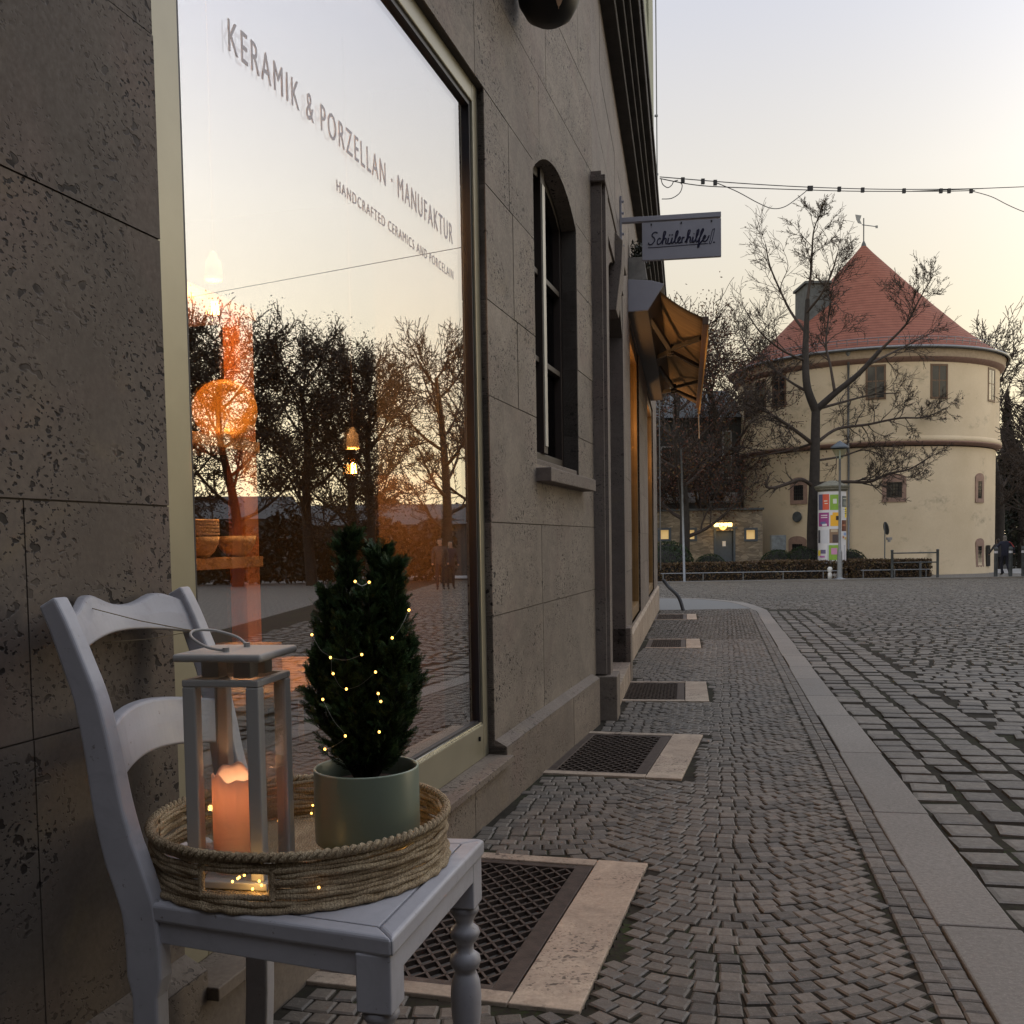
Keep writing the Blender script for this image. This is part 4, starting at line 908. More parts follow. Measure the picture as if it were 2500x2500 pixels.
mb=MB();mb.hexa([ll(x,y,z) for z in (0,.012) for x,y in ((-h-.008,-h-.008),(h+.008,-h-.008),(h+.008,h+.008),(-h-.008,h+.008))]);mb.build('base_plate',M['lantern'],lan,bevel=.002)
pw=.022
for x,y in ((-1,-1),(1,-1),(1,1),(-1,1)):
    mb=MB();cx_,cy_=x*(h-pw/2),y*(h-pw/2);mb.hexa([ll(cx_+a,cy_+b,z) for z in (.012,LH) for a,b in ((-pw/2,-pw/2),(pw/2,-pw/2),(pw/2,pw/2),(-pw/2,pw/2))]);mb.build('corner_post',M['lantern'],lan,bevel=.0025)
mb=MB()
for a,b in (((-h,-h),(h,-h+.012)),((-h,h-.012),(h,h)),((-h,-h+.012),(-h+.012,h-.012)),((h-.012,-h+.012),(h,h-.012))): mb.hexa([ll(x,y,z) for z in (LH,LH+.011) for x,y in ((a[0],a[1]),(b[0],a[1]),(b[0],b[1]),(a[0],b[1]))])
mb.build('top_frame',M['lantern'],lan,bevel=.002)
k=h-.022
for a,b in (((-k,-k),(-k+.030,-k+.030)),((k-.030,-k),(k,-k+.030)),((k-.030,k-.030),(k,k)),((-k,k-.030),(-k+.030,k))):
    mb=MB();mb.hexa([ll(x,y,z) for z in (LH+.011,LH+.040) for x,y in ((a[0],a[1]),(b[0],a[1]),(b[0],b[1]),(a[0],b[1]))]);mb.build('roof_support',M['lantern'],lan,bevel=.002)
mb=MB();k=h+.010;mb.hexa([ll(x,y,z) for z in (LH+.040,LH+.053) for x,y in ((-k,-k),(k,-k),(k,k),(-k,k))]);mb.build('roof_plate',M['lantern'],lan,bevel=.005,seg=3)
for s_ in ((-h+.004,-h+pw,-h+.006,h-pw),(h-.006,-h+pw,h-.004,h-pw),(-h+pw,-h+.004,h-pw,-h+.006),(-h+pw,h-.006,h-pw,h-.004)):
    mb=MB();mb.hexa([ll(x,y,z) for z in (.014,LH-.001) for x,y in ((s_[0],s_[1]),(s_[2],s_[1]),(s_[2],s_[3]),(s_[0],s_[3]))]);mb.build('glass_pane',M['clear'],lan)
zt=LH+.053;hp=[(0,-.028,zt+.003),(-.03,-.030,zt+.010),(-.065,-.022,zt+.020),(-.078,0,zt+.026),(-.065,.022,zt+.024),(-.03,.030,zt+.014),(0,.028,zt+.003)]
hp=[(-.0,-.038,zt+.002),(-.03,-.042,zt+.008),(-.062,-.030,zt+.022),(-.074,.0,zt+.030),(-.055,.030,zt+.028),(-.02,.042,zt+.016),(.0,.038,zt+.002)]
mb=MB();mb.tube([ll(*p) for p in spline(hp,8)],.0024,8);mb.build('wire_handle',M['lantern'],lan,smooth=True)
for y in (-.038,.038):
    mb=MB();mb.tube([ll(0,y,zt-.001),ll(0,y,zt+.007)],.0052,10);mb.build('handle_stud',M['lantern'],lan,bevel=.001)
loop=ll(-.072,-.004,zt+.030)
mb=MB();e1=cl(backx(.905)-.02,-.075,.902);e2=cl(backx(.86)-.04,-.03,.838)
mb.tube([loop,lerp(loop,e1,.5)+V((0,0,-.003)),e1,e1+V((-.015,.006,-.03))],.0009,5);mb.tube([loop,lerp(loop,e2,.5)+V((0,0,-.004)),e2],.0006,5);mb.build('tie_string',simple('jute string',(.25,.2,.12),.8,bump=0),org=loop,label='thin string tying the lantern handle to the chair top rail',cat='string')
# candle
def candle(loc,R,Hh,name,label,light):
    t=thing(name,loc,label,'candle','candles in the tray');m=Mt('wax '+label[:8]);m.base((.70,.60,.55),.55);m.b.inputs['Subsurface Weight'].default_value=0
    tr=m.node('ShaderNodeBsdfTranslucent');tr.inputs[0].default_value=(.95,.68,.50,1);mx=m.node('ShaderNodeMixShader');mx.inputs[0].default_value=.42;m.L.new(m.b.outputs[0],mx.inputs[1]);m.L.new(tr.outputs[0],mx.inputs[2]);m.L.new(mx.outputs[0],m.o.inputs[0])
    NS=40;vs=[];fs=[];c=V(loc)
    def topz(a): return Hh-.010+.006*math.sin(2*a+2.6)+.007*math.sin(3*a+2.1)+.004*math.sin(8*a)
    lv=[(R,0),(R,.5),(R,1),(R-.003,1.01),(R-.005,.98),(R-.007,.0)]
    for j,(rr,f) in enumerate(lv):
        for i in range(NS): a=2*PI*i/NS;z=(topz(a)*f if j<4 else (topz(a)-.004)*f+(.02 if j==5 else 0));vs.append(c+V((rr*math.cos(a),rr*math.sin(a),z)))
    for j in range(len(lv)-1):
        for i in range(NS): fs.append((j*NS+i,j*NS+(i+1)%NS,(j+1)*NS+(i+1)%NS,(j+1)*NS+i))
    mb=MB();mb.add(vs,fs);mb.build('wax_body',m.m,t,smooth=True)
    mb=MB();mb.lathe([(0,.03),(R-.006,.03),(R-.006,.034),(0,.034)],c,32);mb.build('wax_core',simple('wax core '+label[:8],(.6,.5,.42),.6,bump=0),t)
    mb=MB();mb.lathe([(.001,.0),(.004,.006),(.0045,.012),(.002,.022),(0,.028)],c+V((0,0,Hh*.60)),12);mb.build('flame',emit('candle flame '+label[:8],(1,.52,.18),18),t,smooth=True)
    mb=MB();mb.tube([c+V((0,0,.034)),c+V((0,0,Hh*.60))],.0012,6);mb.build('wick',M['black_iron'],t)
    if light:
        l=bpy.data.lights.new('candle_light','POINT');l.energy=light;l.color=(1,.52,.26);l.shadow_soft_size=.010;lo=bpy.data.objects.new('candle_light',l);sc.collection.objects.link(lo);lo.parent=t;lo.location=V((0,0,Hh*.78))
cp=ll(0.0,0.0,0);cp=ll(-.004,.0,0);candle((cp.x,cp.y,FL+.0125),.0425,.165,'pillar_candle','thick glowing pillar candle with an uneven melted top inside the white lantern',.15)
c2=atz(432,2030,FL+.03);c2=TC+V((-.165,-.06,FL-top));
t=thing('salt_stones',c2,'pale lumpy white stones heaped in the tray left of the lantern','stones');r=random.Random(6)
for k in range(4):
    q=c2+V((.028*math.cos(k*1.7),.028*math.sin(k*1.7),.016+.012*(k==3)));mb=MB();bm_r=.026
    pts=[];fs=[]
    for j in range(7):
        for i in range(12):
            th=PI*(j+.0)/6;a=2*PI*i/12;d=V((math.sin(th)*math.cos(a),math.sin(th)*math.sin(a),math.cos(th)));pts.append(q+d*bm_r*(1+.22*noise.noise(d*2.2+V((k*3,0,0)))))
    for j in range(6):
        for i in range(12): fs.append((j*12+i,j*12+(i+1)%12,(j+1)*12+(i+1)%12,(j+1)*12+i))
    mb.add(pts,fs);mb.build('stone',simple('milky stone %d'%k,(.62,.56,.55),.5,bump=.2),t,smooth=True)
# ================= POTTED CYPRESS ========================================
PC=V((-.2600,1.733,FL));PC=atz(881,2075,.50);PC=V((PC.x,PC.y+.082,FL))
mb=MB();mb.lathe([(0,0),(.066,0),(.066,.030),(0,.030)],PC,40);mb.build('wood_disc',simple('pale wooden disc',(.55,.42,.27),.6,var=.15,sc_=10),org=PC,label='pale round wooden disc under the green plant pot',cat='coaster',bevel=.002)
PB=PC+V((0,0,.0305));pt_=thing('potted_cypress',PB,'small dark green dwarf cypress in a sage green ceramic pot, in the tray','potted plant')
mb=MB();mb.lathe([(0,0),(.084,0),(.0885,.004),(.0895,.02),(.0895,.123),(.0885,.126),(.0855,.1262),(.084,.123),(.084,.02),(0,.012)],PB,64);mb.build('pot',M['potgreen'],pt_,smooth=True).modifiers.new('e','EDGE_SPLIT').split_angle=R_(50)
mb=MB();mb.tube([PB+V((.0872*math.cos(a),.0872*math.sin(a),.1262)) for a in [2*PI*i/64 for i in range(64)]],.0019,6,closed=True);mb.build('glazed_rim',M['rim'],pt_,smooth=True)
mb=MB();mb.lathe([(0,.100),(.05,.102),(.083,.096)],PB,32);mb.build('compost',M['compost'],pt_,smooth=True)
r=random.Random(31);mb=MB();tk=MB();base=PB+V((0,0,.10))
def spray(mb,p,d,s,r):
    d=d.normalized();a=d.orthogonal().normalized();a=Matrix.Rotation(r.uniform(0,6.28),3,d)@a;n_=d.cross(a);w_=s*.034
    vs=[];fs=[]
    def blade2(p0,dd,l,w_):
        sd=dd.cross(n_).normalized()*w_;b=len(vs);vs.extend([p0-sd*.7,p0+sd*.7,p0+dd*l*.6+sd,p0+dd*l,p0+dd*l*.6-sd]);fs.append((b,b+1,b+2,b+3,b+4))
    blade2(p,d,s,w_)
    for k in range(7):
        f=.10+.12*k
        for sg_ in (-1,1): blade2(p+d*s*f,(d*.75+a*sg_*.62+n_*r.uniform(-.25,.25)).normalized(),s*(.44-.045*k),w_*.9)
    mb.add(vs,fs)
leaders=[(V((-.030,0,.0)),.43,0.040),(V((.040,.02,0)),.405,.040),(V((.072,-.01,0)),.385,.032),(V((-.078,.0,0)),.335,.028),(V((.02,-.03,0)),.34,.045),(V((-.03,-.045,0)),.29,.04),(V((.05,.05,0)),.33,.04),(V((-.045,.05,0)),.32,.04),(V((.098,.0,0)),.25,.03),(V((-.095,-.02,0)),.23,.03),(V((.075,-.05,0)),.24,.03),(V((.0,.085,0)),.26,.035)]
for off,hh,rad in leaders:
    off=V((off.x*.84,off.y*.9,0))
    pp=spline([base+V((off.x*.10,off.y*.1,-.005)),base+V((off.x*.55,off.y*.55,hh*.25)),base+V((off.x*.92,off.y*.92,hh*.6)),base+off*.86+V((0,0,hh-.02))],8)
    tk.tube(pp,[.005*(1-.8*i/len(pp)) for i in range(len(pp))],6)
    n_b=int(330*hh/.4)
    for k in range(n_b):
        f=r.uniform(.10,1)**.85;i=min(int(f*(len(pp)-1)),len(pp)-2);p=lerp(pp[i],pp[i+1],f*(len(pp)-1)-i);a=r.uniform(0,6.28)
        ln=rad*(1.75-1.35*f)*r.uniform(.3,1.25)+.005
        up=.55+.55*f+r.uniform(-.15,.3);d=V((math.cos(a),math.sin(a),up)).normalized();q=p+d*ln
        tk.tube([p,q],[.0010,.0006],3,False)
        for m_ in range(3): spray(mb,lerp(p,q,.25+.3*m_),(d+V((r.gauss(0,.3),r.gauss(0,.3),r.gauss(0,.2)+.15))).normalized(),r.uniform(.014,.032),r)
mb.build('foliage',M['cypress'],pt_);tk.build('stem',M['bark'],pt_)
# ================= STRING LIGHTS =========================================
fl=thing('string_lights',TC+V((0,0,.012)),'warm micro bulb string lights on fine wire, wound through the cypress and along the tray','string lights')
bulbm=emit('warm micro bulb',(1,.50,.09),6);wirem=simple('silver wire',(.45,.42,.36),.3,.9,bump=0)
def px1(x,y): return x/1.5456,1250+y/1.5456
fb=[(1340,262),(1393,265),(1543,370),(1480,475),(1365,538),(1247,549),(1257,610),(1307,668),(1417,604),(1427,685),(1437,715),(1431,830),(1303,845),(1218,707),(1177,463),(1226,895)]
pts=[]
def ybulb(q):
    dx=abs(q[0]-888)/150.;return PB.y-.105*math.sqrt(max(.05,1-dx*dx*.8))
for x,y in fb: q=px1(x,y);pts.append(aty(q[0],q[1],ybulb(q)-.005))
tray=[((1180,1107),1.91),((1175,1137),1.90),((1078,1152),1.80),((1050,1165),1.78),((768,1163),1.74),((1540,1212),1.72),((1565,1203),1.74),((840,1333),1.475),((1005,1337),1.485),((903,1378),1.50),((978,1393),1.478),((1203,1417),1.435)]
tp=[]
for (x,y),Y in tray: q=px1(x,y);p=aty(q[0],q[1],Y);p.z=max(p.z,FL+.003);tp.append(p)
tp+= [TC+V(((TR-.050+.008*j)*math.cos(HA+.075*(j-2)),(TR-.050+.008*j)*math.sin(HA+.075*(j-2)),.030+.009*(j%3))) for j in range(0,5)]
tp+= [TC+V((.2*math.cos(a),.2*math.sin(a),.02)) for a in (.2,2.4,3.6)]
for p in pts+tp:
    mb=MB();mb.lathe([(0,-.0022),(.0014,-.0017),(.0021,0),(.0014,.0017),(0,.0022)],p,8);mb.build('bulb',bulbm,fl,smooth=True)
for a_ in (-1.75,1.2,-.1):
    l=bpy.data.lights.new('micro_glow','POINT');l.energy=.05;l.color=(1,.55,.15);l.shadow_soft_size=.006;lo=bpy.data.objects.new('micro_glow',l);sc.collection.objects.link(lo);lo.parent=fl;lo.location=TC+V(((TR-.045)*math.cos(a_),(TR-.045)*math.sin(a_),.03))-parent_org(fl)
mb=MB()
def wire(seq,sag=.006):
    P=[]
    for a,b in zip(seq[:-1],seq[1:]): P+=[a,lerp(a,b,.5)+V((0,-.004,-sag))]
    P.append(seq[-1]);mb.tube(spline(P,5),.00038,4)
wire([pts[i] for i in (14,5,6,7,8)]);wire([pts[i] for i in (4,5)]);wire([pts[i] for i in (9,10)]);wire([pts[i] for i in (2,3)]);wire([pts[0],pts[1]]);wire([pts[13],pts[12],pts[15]],.004)
wire([tp[i] for i in (0,1,2,3,4)],.002);wire([tp[5],tp[6]],.001);wire([tp[7],tp[9],tp[10],tp[8]],.001)
mb.build('wire',wirem,fl)
# ================= TREES =================================================
def grow(mb,p,d,ln,r0,lvl,r,tips,minr=.010,spread=.62,grav=.0,sub=None):
    n=4 if lvl>0 else 3;pts=[p];q=V(p);dd=V(d).normalized()
    for i in range(n):
        dd=(dd+V((r.gauss(0,.13),r.gauss(0,.13),r.gauss(0,.10)+grav))).normalized();q=q+dd*ln/n;pts.append(q)
    r1=max(minr,r0*(.62 if lvl>0 else .5));rad=[lerp(r0,r1,i/n) for i in range(n+1)]
    mb.tube(pts,rad,5 if r0>.05 else 3,False)
    if lvl<=0: tips.append((pts[-1],dd));return
    kids=sub or (2 if lvl>3 else 3)
    for k in range(kids):
        i=n if k==0 else r.randint(1,n);ax=dd.orthogonal().normalized();ax=Matrix.Rotation(r.uniform(0,2*PI),3,dd)@ax
        an=r.uniform(.12,.35) if k==0 else r.uniform(spread*.7,spread*1.4);nd=Matrix.Rotation(an,3,ax)@dd
        nd=(nd+V((0,0,.12))).normalized();grow(mb,pts[i],nd,ln*r.uniform(.62,.86)*(1 if k==0 else .88),max(minr,rad[i]*(.85 if k==0 else .6)),lvl-1,r,tips,minr,spread,grav)
    for k in range(2):
        i=r.randint(1,n-1);ax=Matrix.Rotation(r.uniform(0,6.28),3,dd)@dd.orthogonal().normalized();nd=Matrix.Rotation(r.uniform(.6,1.1),3,ax)@dd
        grow(mb,pts[i],nd,ln*r.uniform(.25,.45),minr*1.2,0,r,tips,minr)
def limb(mb,pts,r0,r1,r,tips,lvl=3,every=2,lnf=1.7,minr=.012,side=8,start=.25):
    sp=spline(pts,5);m=len(sp);mb.tube(sp,[lerp(r0,r1,(i/(m-1))**.8) for i in range(m)],side,False)
    for i in range(int(m*start),m):
        if i%every and i!=m-1: continue
        d=(sp[min(i+1,m-1)]-sp[i-1]).normalized();f=i/(m-1);rr=lerp(r0,r1,f)
        for k in range(1 if i<m-1 else 2):
            ax=Matrix.Rotation(r.uniform(0,6.28),3,d)@d.orthogonal().normalized();nd=Matrix.Rotation(r.uniform(.5,1.15) if i<m-1 else r.uniform(.05,.4),3,ax)@d
            nd=(nd+V((0,0,.15))).normalized();grow(mb,sp[i],nd,lnf*lerp(1,.5,f)*r.uniform(.7,1.15),max(minr,min(.06,rr*.55)),lvl if f<.75 else lvl-1,r,tips,minr)
def leaves(mb,tips,r,prob,cnt,spread,size):
    for p,d in tips:
        if r.random()<prob:
            for k in range(cnt): leaf(mb,p+V((r.gauss(0,spread),r.gauss(0,spread),r.gauss(0,spread)-.3*spread)),size*r.uniform(.6,1.2),r)
def c3(x,y,Y): return aty(1600+x*.5175,400+y*.5175,Y)
r=random.Random(77);T0=V((aty(1988,1400,45).x,45,gz(45)));t=thing('bare_tree',T0,'tall bare plane-like tree with dark forked trunk, right behind the poster column','tree')
tk=MB();cr_=MB();tips=[]
y0=45
trunk=[T0+V((0,0,-.1)),c3(742,1750,y0),c3(750,1500,y0),c3(754,1330,y0),c3(757,1150,y0)]
sp=spline(trunk,6);tk.tube(sp,[lerp(.29,.19,i/(len(sp)-1)) for i in range(len(sp))],12,False)
tk.tube(spline([c3(757,1165,y0),c3(716,1050,y0-.2),c3(708,900,y0),c3(712,780,y0+.1),c3(718,640,y0)],5),[lerp(.20,.10,i/20) for i in range(21)],9,False)
tk.tube(spline([c3(760,1160,y0),c3(850,1080,y0-.4),c3(960,990,y0-.8),c3(1060,880,y0-1.2)],5),[lerp(.17,.09,i/15) for i in range(16)],9,False)
tk.build('trunk',M['bark'],t,smooth=True)
LB=[([(718,640,0),(735,500,.2),(745,330,0),(770,250,-.2)],.09,.02,4,.95),([(1060,880,-1.2),(1180,760,-1.6),(1240,650,-2),(1290,560,-2)],.08,.018,4,1.0),
([(845,1068,-.5),(825,950,0),(805,850,.5),(820,700,.8),(840,560,1),(880,470,1)],.09,.018,4,1.0),([(735,1315,0),(650,1250,-.6),(560,1190,-1.2),(480,1150,-1.6),(400,1120,-2)],.12,.03,4,1.15),
([(716,1075,-.1),(640,1030,.3),(560,970,.8),(450,890,1.4),(395,790,1.8)],.085,.02,4,1.2),([(775,1305,0),(860,1250,.5),(1000,1230,1),(1150,1200,1.3),(1270,1195,1.5),(1380,1150,1.7)],.10,.025,4,.95),
([(765,1510,0),(900,1500,-.6),(1010,1500,-1),(1100,1462,-1.3),(1200,1440,-1.5),(1300,1380,-1.6)],.11,.025,4,.9),([(748,1525,0),(690,1490,-.4),(620,1510,-.8),(560,1528,-1.1),(522,1520,-1.3),(535,1475,-1.4)],.12,.05,1,.6),
([(712,800,.1),(640,700,.8),(590,600,1.2),(540,480,1.4),(520,380,1.4)],.09,.025,3,1.6),([(715,700,0),(780,620,-.7),(830,520,-1.2),(860,420,-1.4)],.08,.025,3,1.4),([(1000,950,-.9),(1100,900,-.2),(1200,850,.4),(1300,800,.8)],.08,.02,3,1.2),
([(770,1155,0),(900,1120,1),(1020,1090,1.8),(1150,1080,2.4)],.09,.02,3,1.2),([(740,1320,0),(640,1350,1),(540,1370,1.6),(440,1390,2)],.08,.02,3,1.2),([(760,1400,0),(880,1380,1),(980,1350,1.5),(1060,1370,2)],.07,.02,3,1.1),([(707,930,0),(600,880,-1),(500,800,-1.6),(430,700,-2)],.08,.02,3,1.5)]
for pts,a,b,lv,lf in LB: limb(cr_,[c3(x,y,y0+dy) for x,y,dy in pts],a*.85,b,r,tips,lv,1 if lv==4 else 2,lf,.0085)
cr_.build('crown',M['bark2'],t)
mb=MB();leaves(mb,tips,r,.12,1,.05,.05);mb.build('last_leaves',M['hedge2'],t)
def make_tree(name,seed,h,spreadr,label,group,minr=.014,leafm=None,lp=.5,lc=3,lsz=.07,low=.28,nl=11,lvl=4,loc=(0,0,0),kind=0,lspr=.25):
    r=random.Random(seed);t=thing(name,loc,label,'tree',group);o=V(loc);tk=MB();tips=[];cr_=MB()
    sp=spline([o+V((0,0,-.2)),o+V((r.gauss(0,.1),r.gauss(0,.1),h*.3)),o+V((r.gauss(0,.25),r.gauss(0,.25),h*.62)),o+V((r.gauss(0,.3),r.gauss(0,.3),h*.85))],6)
    R0=h*.026;tk.tube(sp,[lerp(R0,R0*.3,i/(len(sp)-1)) for i in range(len(sp))],10,False);tk.build('trunk',M['bark'],t,smooth=True)
    for k in range(nl):
        f=low+(.98-low)*k/(nl-1);i=f*(len(sp)-1);i0=min(int(i),len(sp)-2);p=lerp(sp[i0],sp[i0+1],i-i0);a=k*2.4+r.uniform(-.4,.4);L0=spreadr*(1.05-.55*abs(f-.45)*1.6)*r.uniform(.8,1.1)
        up=.35+.9*f;d=V((math.cos(a),math.sin(a),up)).normalized();e=p+d*L0;limb(cr_,[p,p+d*L0*.35+V((0,0,-.05*L0)),p+d*L0*.7,e+V((0,0,.12*L0))],R0*.42*(1.1-.6*f),.03,r,tips,lvl-1,2,spreadr*.42,minr,6,.2)
    cr_.build('crown',M['bark2'],t)
    if leafm:
        mb=MB();leaves(mb,tips,r,lp,lc,lspr,lsz);mb.build('clinging_leaves' if kind==0 else 'foliage',leafm,t)
    return t
def place(t,loc,rz,s,label,group=None):
    c=copy_tree(t);c.location=V(loc);c.rotation_euler=(0,0,rz);c.scale=(s,s,s*1.0);c['label']=label
    if group: c['group']=group
    return c
def G(x,y,dz=0): return (x,y,gz(y)+dz)
tA=make_tree('lime_tree',5,9.6,3.3,'dense lime hung with dry seeds, mirrored at the left of the shop glass','trees across the square',.016,M['seed'],.85,6,.062,.24,13,4,G(28.2,29.0),lspr=.22)
place(tA,G(26.2,31.2),2.0,1.02,'dense lime hung with dry seeds, mirrored above the bulb in the shop glass');place(tA,G(30.5,26.6),4.1,1.04,'dense lime hung with dry seeds, mirrored behind the yellow plate');place(tA,G(24.3,32.6),5.2,.90,'smaller seed-hung lime mirrored right of the bulb in the shop glass')
tB=make_tree('bare_street_tree',9,10.4,3.2,'slender bare tree mirrored at the right side of the shop glass','trees across the square',.013,None,low=.25,nl=12,loc=G(22.4,35.5))
place(tB,G(23.4,39.5),1.2,.98,'slender bare tree mirrored at the far right edge of the shop glass');place(tB,G(28,36),3.0,1.0,'bare tree behind the limes across the square')
tC=make_tree('autumn_tree',14,11.0,4.0,'twiggy tree with sparse russet leaves standing left of the stone wall door','trees by the round tower',.013,M['redleaf'],.65,4,.07,.22,12,4,G(8.05,46.2),lspr=.3)
place(tC,G(10.2,51.5),2.2,1.12,'taller twiggy tree behind the low stone building, showing beside the awning')
place(tC,G(5.2,50.5),4.0,1.05,'twiggy tree mostly hidden behind the shop building corner')
place(tB,G(29.6,54),.4,.95,'bare tree leaning in from the right edge behind the round tower','trees by the round tower');place(tB,G(30.6,62),2.4,1.35,'larger bare tree farther right behind the round tower','trees by the round tower')
place(tB,G(33.2,64),4.4,1.0,'bare tree deep in the park, close beside the tower wall','trees by the round tower')
def conifer(loc,h,w_,seed,label,n=5200):
    r=random.Random(seed);t=thing('evergreen_tree',loc,label,'tree','evergreens in the park');o=V(loc);mb=MB();mb.tube([o,o+V((0,0,h*.95))],[.25,.04],8,False);mb.build('trunk',M['bark'],t);mb=MB()
    for k in range(n):
        f=r.random()**.8;a=r.uniform(0,6.28);R=w_*(1-f)**.7*(.55+.45*r.random())*(1+.22*math.sin(a*5+f*20));z=h*(.04+.96*f)-R*.12+r.gauss(0,.12)
        leaf(mb,o+V((R*math.cos(a),R*math.sin(a),z)),r.uniform(.12,.26),r)
    mb.build('crown',M['yew'],t);return t
cA=conifer(G(33.6,66),8.4,3.2,3,'dark evergreen filling the gap right of the round tower')
for k,(x,y,s,lb) in enumerate(((38.6,70,1.0,'dark evergreen at the right edge of the park'),(34.6,74,.9,'dark evergreen hugging the tower silhouette'),(41,68,.9,'dark evergreen farther right than the person'))):
    place(cA,G(x,y),k*1.3,s,lb,'evergreens in the park')
cS=conifer(G(40.2,80),13.5,1.1,8,'slim dark pointed evergreen rising above the others right of the tower',3000)
def shrubmass(name,x0,x1,y0,y1,h,n,mat,seed,size,label=None,cat=None,kind=None,z0=0,wavy=.25,group=None):
    r=random.Random(seed);mb=MB()
    for k in range(n):
        x=r.uniform(x0,x1);y=r.uniform(y0,y1);hh=h*(1+wavy*noise.noise(V((x*.35,y*.35,seed))));e=r.random()
        if e<.45: z=hh+r.gauss(0,.03*h)
        else:
            z=r.uniform(0,hh);
            if r.random()<.8: y=y0+r.uniform(0,.12)*(y1-y0)
            else: x=r.choice((x0,x1))+r.gauss(0,.04)
        leaf(mb,(x,y,gz(y)+z0+z),size*r.uniform(.6,1.3),r)
    return mb
# dense undergrowth of the park behind everything
mb=shrubmass('x',21,62,78,84,5.2,9000,None,3,.45,wavy=.6);mb.build('park_thicket',M['yew'],org=(40,80,-1.2),kind='stuff',label='dark mass of park undergrowth behind the round tower',cat='thicket')
mb=shrubmass('x',30,62,52,57,1.1,5000,None,5,.16,wavy=.3);mb.build('low_thicket',M['yew'],org=(40,52,gz(52)),kind='stuff',label='low dark planting beside the gravel path',cat='planting')
mb=shrubmass('x',-30,12,62,70,4.2,7000,None,12,.4,wavy=.7);mb.build('far_thicket',M['yew'],org=(-5,65,-1.2),kind='stuff',label='dark thicket behind the low stone building',cat='thicket')
# hedge: runs behind the rail
def hedge(x0,x1,y0,y1,h,seed,label,n):
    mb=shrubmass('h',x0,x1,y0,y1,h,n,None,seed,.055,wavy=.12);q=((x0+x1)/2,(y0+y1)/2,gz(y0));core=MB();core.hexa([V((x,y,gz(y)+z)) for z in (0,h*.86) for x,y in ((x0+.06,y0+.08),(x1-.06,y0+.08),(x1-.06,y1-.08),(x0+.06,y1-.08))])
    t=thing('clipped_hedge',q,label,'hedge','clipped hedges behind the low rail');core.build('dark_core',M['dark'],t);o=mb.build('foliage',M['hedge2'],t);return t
hedge(5.6,14.6,42.9,44.2,.78,4,'long low russet-brown hedge left of the poster column',16000)
hedge(14.9,18.35,42.9,44.2,.78,6,'short russet-brown hedge right of the poster column, ending by the tower base',7000)
def boxball(loc,R,sq,label,n=4200,seed=1):
    r=random.Random(seed);t=thing('boxwood_ball',loc,label,'shrub','clipped boxwood balls');o=V(loc);mb=MB()
    for k in range(n):
        a=r.uniform(0,6.28);z=r.uniform(-.75,1);s=math.sqrt(1-z*z) if z<1 else 0;p=V((s*math.cos(a),s*math.sin(a),z*sq))*R*(1+.03*math.sin(7*a)+r.gauss(0,.018));leaf(mb,o+V((0,0,R*.72*sq))+p,.045*r.uniform(.6,1.3),r)
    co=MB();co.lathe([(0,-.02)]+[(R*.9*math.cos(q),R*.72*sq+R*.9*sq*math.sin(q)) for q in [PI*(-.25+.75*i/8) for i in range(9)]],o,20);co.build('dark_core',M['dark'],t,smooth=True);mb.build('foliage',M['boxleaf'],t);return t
bb=boxball(G(7.15,44.9),1.15,.9,'largest dark boxwood ball, at the left beside the shop corner')
for k,(px,Y,s,lb) in enumerate(((1628,44.3,.86,'boxwood ball in front of the largest one, near the shop corner'),(1734,45.4,.66,'low boxwood ball under the wall lamp'),(1899,45.6,.74,'boxwood ball in front of the grey cabinet'),(1965,45.2,.82,'boxwood ball tucked behind the left side of the poster column'),(2074,45.6,.72,'boxwood ball peeking out right of the poster column'))):
    c=copy_tree(bb);q=aty(px,1380,Y);c.location=(q.x,Y,gz(Y));c.scale=(s,s,s);c.rotation_euler=(0,0,k*1.1);c['label']=lb
for x in (-1,): pass
# ================= ROUND TOWER ===========================================
TX,TY=19.3,54.;tz=gz(54);tw=thing('round_tower',(TX,TY,tz),'big round ochre tower with a conical red tiled roof and small windows','tower');TO=V((TX,TY,0))
mb=MB();mb.lathe([(6.62,-1.25),(6.56,-.9),(6.5,.5),(6.5,5.25)],TO,128);mb.build('lower_wall',M['render'],tw,smooth=True)
mb=MB();mb.lathe([(6.5,5.30),(6.64,5.33),(6.78,5.42),(6.80,5.47),(6.76,5.50)],TO,128);mb.build('string_course',M['redband'],tw,smooth=True)
mb=MB();mb.lathe([(6.76,5.495),(6.78,5.52),(6.79,5.62),(6.74,5.72),(6.70,5.80)],TO,128);mb.build('string_course_top',M['render'],tw,smooth=True)
mb=MB();mb.lathe([(6.74,5.55),(6.72,5.9),(6.66,6.6),(6.66,9.35)],TO,128);mb.build('upper_wall',M['render'],tw,smooth=True)
mb=MB();mb.lathe([(6.66,9.24),(6.74,9.30),(6.88,9.42),(6.90,9.47)],TO,128);mb.build('eaves_moulding',M['redband'],tw,smooth=True)
mb=MB();mb.lathe([(6.90,9.465),(6.92,9.50),(6.93,9.80),(6.98,9.86),(6.85,9.9)],TO,128);mb.build('eaves_band',simple('weathered eaves stone',(.40,.31,.22),.85,var=.15),tw,smooth=True)
mb=MB();mb.tube([TO+V((7.10*math.cos(a),7.10*math.sin(a),9.90)) for a in [2*PI*i/128 for i in range(128)]],.07,6,closed=True);mb.build('gutter',M['zinc'],tw,smooth=True)
mb=MB();mb.lathe([(7.12,9.90),(6.6,10.22),(5.9,10.75),(5.0,11.55),(3.5,13.02),(1.8,14.80),(.5,16.18),(.12,16.62)],V((0,0,0)),128)
